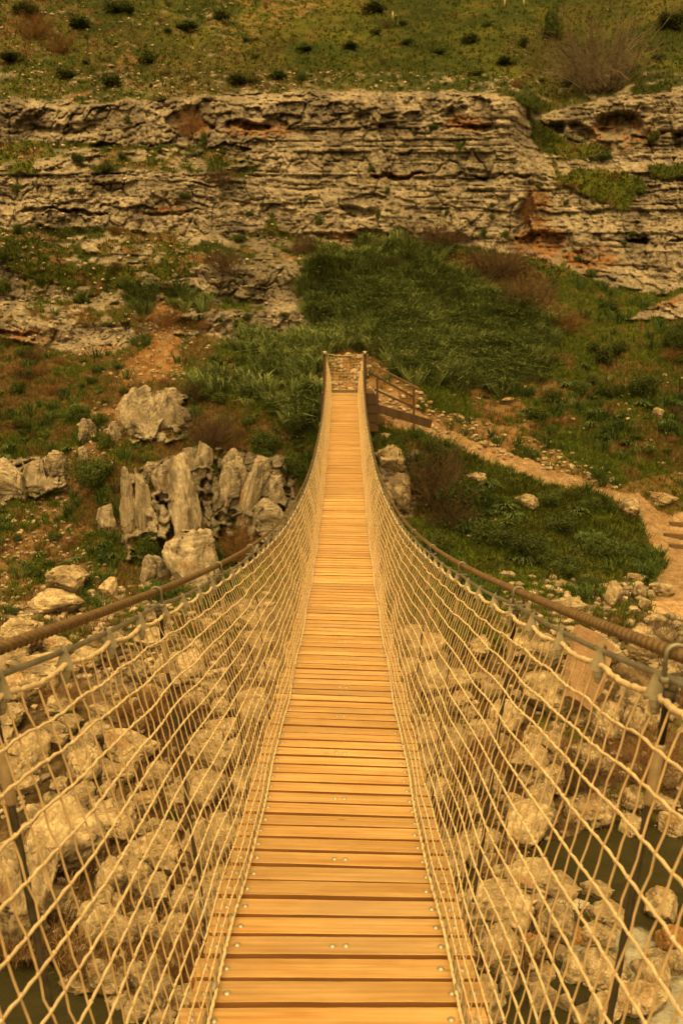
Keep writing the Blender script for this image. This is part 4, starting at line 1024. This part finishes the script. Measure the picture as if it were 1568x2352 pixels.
def twig_mesh(seed, stems=46, subs=9, r0=.012, c0=(.13, .09, .055), c1=(.25, .18, .115), spread=.75):
    r = np.random.default_rng(seed); m = MB()
    for k in range(stems):
        az = r.uniform(0, 6.28); el = math.asin(r.uniform(.08, 1)); L = r.uniform(.6, 1.1)
        d = np.array([math.cos(az)*math.cos(el), math.sin(az)*math.cos(el), math.sin(el)])*L
        s = np.linspace(0, 1, 6)[:, None]; bend = np.array([r.normal(0, .12), r.normal(0, .12), r.uniform(-.05, .15)])
        base = np.array([r.normal(0, .22), r.normal(0, .22), -.25])
        P_ = base + s*(d+np.array([0, 0, .25])) + s*(1-s)*bend*2 + r.normal(0, .012, (6, 3))
        t = r.uniform(0, 1); cc = np.array(c0)*(1-t)+np.array(c1)*t
        m.add(*tube(P_, np.linspace(r0, r0*.35, 6), 3, ref=(.1, .2, 1) if abs(d[2]) < .5 else (0, 1, .1), caps=False), c=cc)
        for q in range(subs):
            a = r.uniform(.3, .95); p0 = P_[0]*(1-a)+P_[-1]*a + a*(1-a)*bend*2
            dd_ = d/np.linalg.norm(d)*.35 + r.normal(0, .2, 3)
            dd_ *= r.uniform(.4, .9); s4 = np.linspace(0, 1, 4)[:, None]
            m.add(*tube(p0+s4*dd_+s4*(1-s4)*r.normal(0, .06, 3), np.linspace(r0*.5, r0*.25, 4), 3, ref=(.3, .2, 1) if abs(dd_[2]) < .15 else (0, 1, .1), caps=False), c=cc*r.uniform(.8, 1.2))
    return m.mesh('twigs', M_twig)
BU = [bush_mesh(300+k, 2000, .065) for k in range(5)]; BUL = [bush_mesh(340+k, 5200, .042, ((.028, .048, .013), (.085, .115, .028))) for k in range(4)]
BUD = [bush_mesh(320+k, 1800, .075, ((.042, .062, .015), (.090, .115, .024))) for k in range(4)]
ST = stem_mesh(5)
TW = [twig_mesh(400+k, 120, 12, .0065, (.12, .095, .065), (.24, .19, .135)) for k in range(3)]
TWR = [twig_mesh(430+k, 90, 10, .008, (.15, .08, .035), (.26, .15, .07)) for k in range(2)]
TWD = [twig_mesh(450+k, 100, 11, .008, (.07, .048, .03), (.15, .10, .06)) for k in range(3)]
def put_plant(px, py, w, h, label, meshes, name, cat, group=None, child='foliage', stem=True, front=.5):
    base, i, j = lookup(px, min(py+h*.4, py+h*.4)); Y = float(base[1]); p = ray(px, py+h*.25, Y); zc = float(zdepth(p))
    sx = w/F*zc/2; sz = h/F*zc*.75; sy = min(sx, max(sz, sx*.6))
    me = meshes[brnd.randrange(len(meshes))]
    p = p + np.array([0, -sy*.2, 0])
    if stem:
        r = empty(name, p, (0, 0, brnd.uniform(0, 6.28))); r.scale = ((sx+sy)/2, (sx+sy)/2, sz)
        link(child, me, r); link('stem', ST, r); o = r
    else: o = link(name, me, None, p, (0, 0, brnd.uniform(-.7, .7)), (sx, sy, sz))
    return tag(o, label, cat, group)
GB = [
 (1010, 1030, 90, 60, 1, 'rounded dark bush at the top left of the mound by the rock face'),
 (1030, 1120, 110, 90, 1, 'tall rounded dark bush in the left half of the mound'), (1130, 1215, 120, 80, 1, 'broad dark bush in the middle of the mound'), (1200, 1235, 130, 80, 0, 'broad green bush in the lower middle of the mound'),
 (1290, 1190, 110, 60, 0, 'rounded green bush in the right half of the mound'), (1380, 1240, 120, 70, 1, 'dark bush near the right rim of the mound'), (1300, 1290, 120, 60, 1, 'low dark bush at the bottom of the mound'),
 (1260, 1135, 90, 50, 0, 'green bush just under the path at the top of the mound'), (60, 20, 80, 40, 0, 'green bush in the top left corner'), (430, 60, 70, 30, 0, 'low green bush beside the bare soil patch, upper left'),
 (560, 182, 90, 30, 1, 'long dark bush above the cliff rim left of centre'), (640, 172, 60, 26, 0, 'grey green tuft bush above the cliff rim, centre left'), (700, 110, 60, 24, 0, 'low bush in the meadow left of the centre'),
 (1160, 140, 70, 26, 0, 'low bush in the meadow left of the bare shrub'), (30, 130, 80, 30, 0, 'green bush at the left edge of the meadow'),  # leafy bushes: px, py, w, h, dark, label
 (340, 128, 56, 46, 1, 'round dark bush in the upper left meadow above the pale scree'), (259, 184, 62, 40, 1, 'dark green bush at the cliff top, upper left'),
 (152, 168, 66, 32, 1, 'low dark bush left of the bush at the cliff top'), (280, 16, 84, 36, 0, 'wide green bush at the top edge, left'), (508, 34, 44, 36, 1, 'dark bush at the top edge beside the bare soil'),
 (190, 52, 70, 36, 0, 'light green bush between brown bushes, upper left'), (242, 384, 76, 34, 0, 'bright green bush on the grassy ledge, left cliff'), (858, 16, 62, 36, 1, 'dark bush at the top edge near the centre'),
 (1078, 86, 54, 34, 1, 'dark round bush right of centre in the upper meadow'), (803, 102, 54, 24, 0, 'flat green bush in the middle of the upper meadow'), (1008, 116, 42, 22, 0, 'small green bush below left of the dark round bush'),
 (935, 95, 36, 18, 0, 'tiny green bush in the centre of the upper meadow'), (1090, 166, 46, 24, 1, 'green bush above the cliff edge, right of centre'), (1270, 45, 66, 100, 0, 'tall thin dark leafed bush left of the big bare shrub'),
 (1540, 45, 90, 60, 1, 'dark bush in the top right corner'), (1400, 190, 60, 40, 0, 'green bush at the foot of the big bare shrub'), (1305, 185, 44, 34, 0, 'small green bush under the left side of the big bare shrub'),
 (1053, 340, 26, 28, 1, 'round cushion plant alone on the cliff face, right of centre'), (293, 270, 16, 22, 1, 'small cushion plant on the upper left cliff'), (469, 316, 22, 44, 1, 'narrow dark plant by the reddish shrub on the cliff'),
 (870, 286, 26, 20, 1, 'cushion plant under the cliff rim, centre'), (996, 290, 36, 18, 0, 'green plant under the cliff overhang, right of centre'), (1235, 426, 20, 20, 1, 'cushion plant near the vertical crack, right cliff'),
 (708, 450, 28, 14, 1, 'small plant on the cliff left of centre'), (733, 505, 20, 30, 1, 'dark plant low on the cliff left of centre'), (853, 386, 20, 20, 1, 'small plant on the crack line, centre cliff'),
 (1128, 470, 16, 14, 1, 'tiny cushion plant, upper of the pair on the right cliff'), (1128, 496, 16, 16, 1, 'tiny cushion plant, lower of the pair on the right cliff'), (1026, 486, 16, 16, 1, 'tiny cushion plant on the pale wall, lower centre'),
 (1110, 532, 22, 22, 1, 'dark cushion plant low on the wall left of the vertical crack'), (1160, 536, 26, 16, 1, 'pair of small plants at the foot of the vertical crack'), (1418, 530, 18, 16, 1, 'left cushion plant above the small dark hole, right cliff'),
 (1450, 535, 20, 16, 1, 'right cushion plant above the small dark hole, right cliff'), (1432, 556, 16, 12, 1, 'cushion plant left of the small dark hole, right cliff'), (1298, 464, 20, 16, 1, 'cushion plant below the green wedge, right cliff'),
 (1384, 352, 54, 34, 0, 'green bush on the ledge of the right cliff'), (1500, 312, 40, 30, 1, 'dark bush in the overhang at the right'), (1470, 436, 40, 24, 0, 'green bush at the right end of the grassy ledge'),
 (1353, 625, 40, 26, 1, 'dark bush at the foot of the right cliff'), (1325, 592, 26, 18, 1, 'small plant in the foot of the right cliff'), (868, 490, 16, 26, 1, 'small dark plant on the centre cliff'), (890, 436, 16, 16, 1, 'little plant on the pale centre wall'),
 (6, 580, 40, 40, 1, 'dark bush at the left edge under the second rock band'), (12, 655, 46, 60, 1, 'dark bush at the left edge on the middle terrace'), (190, 680, 60, 34, 0, 'bright green bush on the left middle terrace'),
 (212, 1068, 116, 88, 0, 'big bright green bush left of the pillar rocks'), (245, 1010, 50, 50, 1, 'dark bush behind the upright rock, left slope'), (345, 1245, 66, 76, 0, 'green bush growing between the pillar rocks near the cable'),
 (490, 1250, 34, 32, 1, 'small dark bush at the foot of the tall middle pillar'), (78, 1312, 52, 40, 1, 'dark bush on the orange slope left of the smooth grey rock'), (1474, 880, 84, 70, 1, 'dark leafy bush on the right slope'),
 (1384, 812, 70, 56, 1, 'dark bush in the centre of the right slope'), (1410, 790, 80, 44, 1, 'rounded bush above the dark bush on the right slope'), (1545, 770, 80, 80, 1, 'dark bush at the right edge below the rock outcrop'),
 (1380, 890, 56, 40, 0, 'light green bush left of the dark leafy bush, right slope'), (1400, 700, 60, 40, 0, 'green bush under the right cliff by the yellow grass'), (1245, 1270, 90, 50, 0, 'green bush low on the dark mound'),
 (1350, 1150, 100, 44, 0, 'grassy bush at the top of the mound by the path'), (1015, 1240, 70, 60, 1, 'leafy bush at the bottom left of the dark mound'), (1500, 1338, 70, 34, 0, 'green tuft bush between the grey rocks and the sandy path'),
 (1350, 1330, 90, 30, 0, 'low green bush at the lower rim of the mound'), (610, 1000, 90, 60, 1, 'dark bush left of the deck above the pillar rocks'), (690, 960, 80, 70, 0, 'green bush left of the deck beside the cable'),
 (660, 1060, 80, 70, 1, 'dark bush between pillar rocks and left cable'), (395, 1870, 50, 30, 0, 'small green plant between the left bank boulders'), (150, 1640, 60, 36, 0, 'green plant behind the left net by the small pale stone'),
]
for px, py, w, h, dk, lab in GB: put_plant(px, py, w*(1.3 if py < 200 and h < w else 1), h*(.8 if py < 200 and h < w else 1), lab, (BUL if w > 75 else BUD if dk else BU), 'bush', 'bush', stem=(w > 50))
BARE = [
 (1372, 140, 262, 170, TW, 'big grey brown leafless shrub in the upper right meadow'), (436, 282, 66, 84, TWR, 'reddish dry shrub hanging on the upper left cliff'), (514, 408, 80, 46, TWD, 'brown shrub between the rock bands, left of centre'),
 (520, 598, 96, 66, TWD, 'dark brown shrub on the rubble slope left of centre'), (1208, 478, 54, 84, TWR, 'rusty shrub in the vertical crack of the cliff'), (1000, 540, 150, 70, TWD, 'dark brown thicket at the foot of the centre cliff'),
 (1130, 600, 190, 90, TWD, 'widest purple brown thicket under the right cliff'), (1215, 670, 140, 100, TWD, 'brown thicket where the reeds meet the yellow grass'), (1295, 735, 110, 60, TWR, 'light brown thicket right of the reeds'),
 (480, 985, 140, 96, TWD, 'dark brown bramble left of the deck above the pillars'), (1000, 1080, 150, 170, TWD, 'dark bramble right of the grey rock face'), (1030, 1170, 120, 90, TWD, 'dark bramble low on the mound by the right cable'),
 (1505, 1455, 140, 70, TW, 'bare twiggy shrub beside the right cable end'), (548, 1240, 90, 110, TWR, 'stringy dry roots hanging under the smooth pillar'), (80, 60, 110, 64, TWR, 'rusty bush in the upper left corner meadow'),
 (136, 100, 90, 50, TWR, 'second rusty bush right below the corner one'), (700, 560, 90, 50, TWD, 'brown shrub at the left end of the cliff foot'), (380, 725, 90, 50, TWR, 'dry brown bush on the orange gully, left'),
 (330, 1610, 180, 110, TWR, 'dry brambles behind the left net below the cable'), (430, 1640, 150, 100, TWD, 'dark brambles behind the left net further right'), (150, 1590, 130, 70, TWR, 'dry brambles behind the left net near the ledge'),
 (1480, 1720, 190, 150, TWR, 'tangled dry shrub behind the right net under the slab'), (1330, 1760, 170, 110, TWD, 'tangled brown shrub in the middle of the right bank'), (1420, 1640, 120, 80, TW, 'pale twigs right below the pink slab'),
 (1100, 1720, 140, 130, TWR, 'brown shrub behind the dense right net'), (1060, 1860, 110, 90, TWD, 'brown shrub above the stones at the plank ends'), (410, 2200, 150, 120, TWR, 'dry twigs over the water beside the lower left deck'),
 (1500, 2290, 130, 110, TW, 'thin twigs in front of white water, lower right'), (1320, 2240, 110, 90, TW, 'thin twigs by the wet boulder, lower right'), (560, 1880, 110, 110, TWD, 'brown shrub beside the left deck edge'),
]
for px, py, w, h, ms, lab in BARE: put_plant(px, py, w, h, lab, ms, 'bare_shrub', 'shrub', stem=False)

def clump_mesh(seed, n=60):
    r = np.random.default_rng(seed); az = r.uniform(0, 6.283, n); l = r.uniform(.5, 1, n); h = r.uniform(.45, 1.0, n); V = []; cc = []
    s = np.linspace(0, 1, 5); w = np.array([.035, .05, .045, .03, .004])
    for a, L_, H_ in zip(az, l, h):
        d = np.array([math.cos(a), math.sin(a), 0]); sd_ = np.array([-math.sin(a), math.cos(a), 0])
        for k in range(5):
            c = d*(s[k]**1.3*L_) + np.array([0, 0, 1])*(H_*1.5*s[k]*(1.25-s[k]*(.6+.5*L_)) - .1)
            V += [c-sd_*w[k], c+sd_*w[k]]
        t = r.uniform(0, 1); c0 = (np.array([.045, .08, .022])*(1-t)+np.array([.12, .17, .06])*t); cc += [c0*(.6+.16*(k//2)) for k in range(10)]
    o_ = (np.arange(n)*10)[:, None, None]; q = np.arange(4)[None, :, None]*2
    Fc = (o_+q+np.array([0, 1, 3, 2])[None, None, :]).reshape(-1, 4)
    return np_mesh('strap_leaves', np.array(V), Fc, np.array(cc), M_leaf, False)
scr = [([(760, 620), (900, 590), (1180, 720), (1230, 800), (1060, 890), (860, 790), (760, 760)], 20, 'low leafy or dry bush growing up among the reeds', 'bushes among the reeds', (40, 90)),
       ([(0, 780), (260, 830), (420, 880), (300, 940), (200, 1040), (0, 1040)], 26, 'small scrub bush on the brown slope above the left edge outcrop', 'scrub bushes on the far left slope', (26, 60)),
       ([(430, 860), (730, 860), (730, 1040), (600, 1050), (440, 1000)], 26, 'small scrub bush between the orange gully and the far bridge end', 'scrub bushes left of the bridge end', (26, 64)),
       ([(1050, 800), (1300, 760), (1568, 780), (1568, 1050), (1250, 960)], 34, 'small scrub bush on the right slope above the path', 'scrub bushes on the right slope', (26, 60)),
       ([(60, 1180), (260, 1240), (240, 1340), (20, 1420), (0, 1200)], 9, 'small scrub bush on the orange slope at the far left', 'scrub bushes on the orange slope', (24, 48)),
       ([(0, 340), (620, 345), (640, 600), (720, 760), (0, 740)], 34, 'small scrub bush rooted on the left rock terraces', 'scrub bushes on the left rock terraces', (16, 40)),
       ([(0, 0), (1568, 0), (1568, 190), (0, 200)], 34, 'small dark tuft bush scattered on the upper meadow', 'tuft bushes on the upper meadow', (14, 42))]
for poly, n, lab, grp, (a, b) in scr:
    for x, y in scatter_px(poly, n, int(n*77+poly[0][0])):
        s_ = brnd.uniform(a, b); put_plant(x, y, s_, s_*brnd.uniform(.4, .75), lab, brnd.choice([BUL, BUD, TWD, TWR, BUL]), 'scrub_bush', 'bush', grp, stem=False)
CLM = [clump_mesh(700+k) for k in range(4)]
for poly, n, (a, b), lab, grp in [
    ([(250, 640), (480, 660), (520, 740), (400, 740), (290, 730)], 10, (40, 66), 'arching strap leaved clump on the rubble terrace left of the reeds', 'strap leaved clumps on the left terrace'),
    ([(420, 780), (730, 790), (735, 1000), (640, 1020), (450, 900)], 34, (34, 62), 'arching strap leaved clump on the green slope left of the far bridge end', 'strap leaved clumps left of the bridge end'),
    ([(0, 900), (240, 900), (200, 1040), (60, 1060), (0, 1060)], 14, (30, 60), 'arching strap leaved clump in the brown grass of the far left slope', 'strap leaved clumps on the far left slope'),
    ([(900, 850), (1300, 830), (1568, 880), (1568, 1060), (1200, 970)], 44, (34, 64), 'arching strap leaved clump on the green slope above the path', 'strap leaved clumps above the path'),
    ([(990, 1060), (1200, 1120), (1440, 1180), (1470, 1280), (1200, 1320), (1010, 1240)], 26, (44, 90), 'arching strap leaved clump on the dark mound below the path', 'strap leaved clumps on the mound'),
    ([(60, 1100), (280, 1230), (240, 1330), (60, 1300)], 8, (34, 60), 'arching strap leaved clump on the orange slope left of the pillars', 'strap leaved clumps on the orange slope')]:
    for x, y in scatter_px(poly, n, int(n*31+poly[0][0])):
        s_ = brnd.uniform(a, b); b_, i, j = lookup(x, y); k = s_/F*float(zdepth(b_))/2
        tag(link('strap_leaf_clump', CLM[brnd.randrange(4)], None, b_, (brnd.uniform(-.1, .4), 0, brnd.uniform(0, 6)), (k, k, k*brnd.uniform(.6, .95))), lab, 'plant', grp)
# grass, reeds and dry grass: blades as bent strips
def blades(n_t, per, hmin, hmax, wid, cols, weight, seed, spread, lean, px_r=(-150, 1720), py_r=(-50, 1500)):
    r = np.random.default_rng(seed)
    x = r.uniform(*px_r, n_t*4); y = r.uniform(*py_r, n_t*4)
    i = np.clip(np.searchsorted(vs, y), 1, nv-1); j = np.clip(np.searchsorted(us, x), 1, nu-1)
    keep = r.uniform(0, 1, len(x)) < weight[i, j]; i, j = i[keep][:n_t], j[keep][:n_t]
    base = T[i, j]; m = len(base)
    hs = r.uniform(hmin, hmax, m); tint_ = r.uniform(0, 1, m)
    base = np.repeat(base, per, 0); hs = np.repeat(hs, per)*r.uniform(.6, 1.15, m*per); kf = .85 if per > 40 else .65; tt = np.clip(np.repeat(tint_**1.4, per)*kf+r.uniform(0, 1-kf+.1, m*per), 0, 1)
    k = len(base); az = r.uniform(0, 2*np.pi, k); d = np.stack([np.cos(az), np.sin(az), 0*az], 1)
    wv = np.stack([-np.sin(az), np.cos(az), 0*az], 1); wv = np.where((np.abs(wv[:, :1]) < .5), np.stack([np.ones(k), 0*az, 0*az], 1), wv)
    root = base + d*(r.uniform(0, spread, k)*hs)[:, None] - np.array([0, 0, .02])
    l = r.uniform(.3, 1, k)*lean
    mid = root + d*(hs*l*.35)[:, None] + np.array([0, 0, 1])*(hs*.6)[:, None]
    tip = root + d*(hs*l)[:, None] + np.array([0, 0, 1])*(hs*(.95-.35*l))[:, None]
    w = (wid*r.uniform(.7, 1.3, k)*(hs/hmax)**.5)[:, None]
    V = np.stack([root-wv*w*.6, root+wv*w*.6, mid-wv*w*.5, mid+wv*w*.5, tip], 1).reshape(-1, 3)
    o_ = (np.arange(k)*5)[:, None]
    Fc = np.concatenate([o_+np.array([0, 1, 3, 2]), np.concatenate([o_+np.array([2, 3, 4]), -np.ones((k, 1), int)], 1)])
    cc = np.array(cols[0])*(1-tt[:, None])+np.array(cols[1])*tt[:, None]
    cc = cc*r.uniform(.8, 1.2, (k, 1))
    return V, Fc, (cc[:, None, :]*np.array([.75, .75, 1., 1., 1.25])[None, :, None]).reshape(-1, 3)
vegm = np.clip(1-rock*1.3, 0, 1)*(1-soil*.85)*(1-path)*(1-river)*(1-gravel*.8)
gw = vegm*np.clip(1-dryamt, 0, 1)*(1-reedm*.7)*np.where(PY > 1380, .35, 1)*np.where(PY > 1600, .1, 1)
gw = np.maximum(gw, mound*.9)
dw = vegm*np.clip(dryamt*1.1, 0, 1)*np.where(PY > 1380, .7, 1)*(1-mound)
def two(nm, parts, label):
    V = []; Fc = []; Cc = []; n = 0
    for v, f, c in parts: V.append(v); Fc.append(np.where(f < 0, -1, f+n)); Cc.append(c); n += len(v)
    o = link(nm, np_mesh(nm, np.concatenate(V), np.concatenate(Fc), np.concatenate(Cc), M_grass, False)); tag(o, label, 'grass', kind='stuff')
near = (PY > 640)*1.0
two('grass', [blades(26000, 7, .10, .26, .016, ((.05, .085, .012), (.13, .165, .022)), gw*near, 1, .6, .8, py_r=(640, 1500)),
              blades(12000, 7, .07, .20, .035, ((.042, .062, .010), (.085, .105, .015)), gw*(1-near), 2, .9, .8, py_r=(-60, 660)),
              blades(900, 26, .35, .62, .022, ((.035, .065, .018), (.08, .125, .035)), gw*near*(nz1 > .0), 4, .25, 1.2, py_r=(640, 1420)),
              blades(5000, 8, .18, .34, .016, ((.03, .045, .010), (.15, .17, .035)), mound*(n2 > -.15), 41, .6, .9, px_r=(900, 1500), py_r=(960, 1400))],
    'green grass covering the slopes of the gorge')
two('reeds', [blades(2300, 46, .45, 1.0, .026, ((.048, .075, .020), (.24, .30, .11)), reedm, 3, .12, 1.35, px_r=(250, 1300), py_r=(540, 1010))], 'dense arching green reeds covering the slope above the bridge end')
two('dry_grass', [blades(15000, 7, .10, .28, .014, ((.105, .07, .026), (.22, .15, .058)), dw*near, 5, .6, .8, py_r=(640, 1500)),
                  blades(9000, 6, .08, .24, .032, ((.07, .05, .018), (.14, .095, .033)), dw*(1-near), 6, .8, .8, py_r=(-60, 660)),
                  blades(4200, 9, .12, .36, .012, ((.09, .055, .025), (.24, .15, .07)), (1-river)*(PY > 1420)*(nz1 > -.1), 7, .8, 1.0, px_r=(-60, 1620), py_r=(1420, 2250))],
    'brown withered grass between the rocks and bushes')
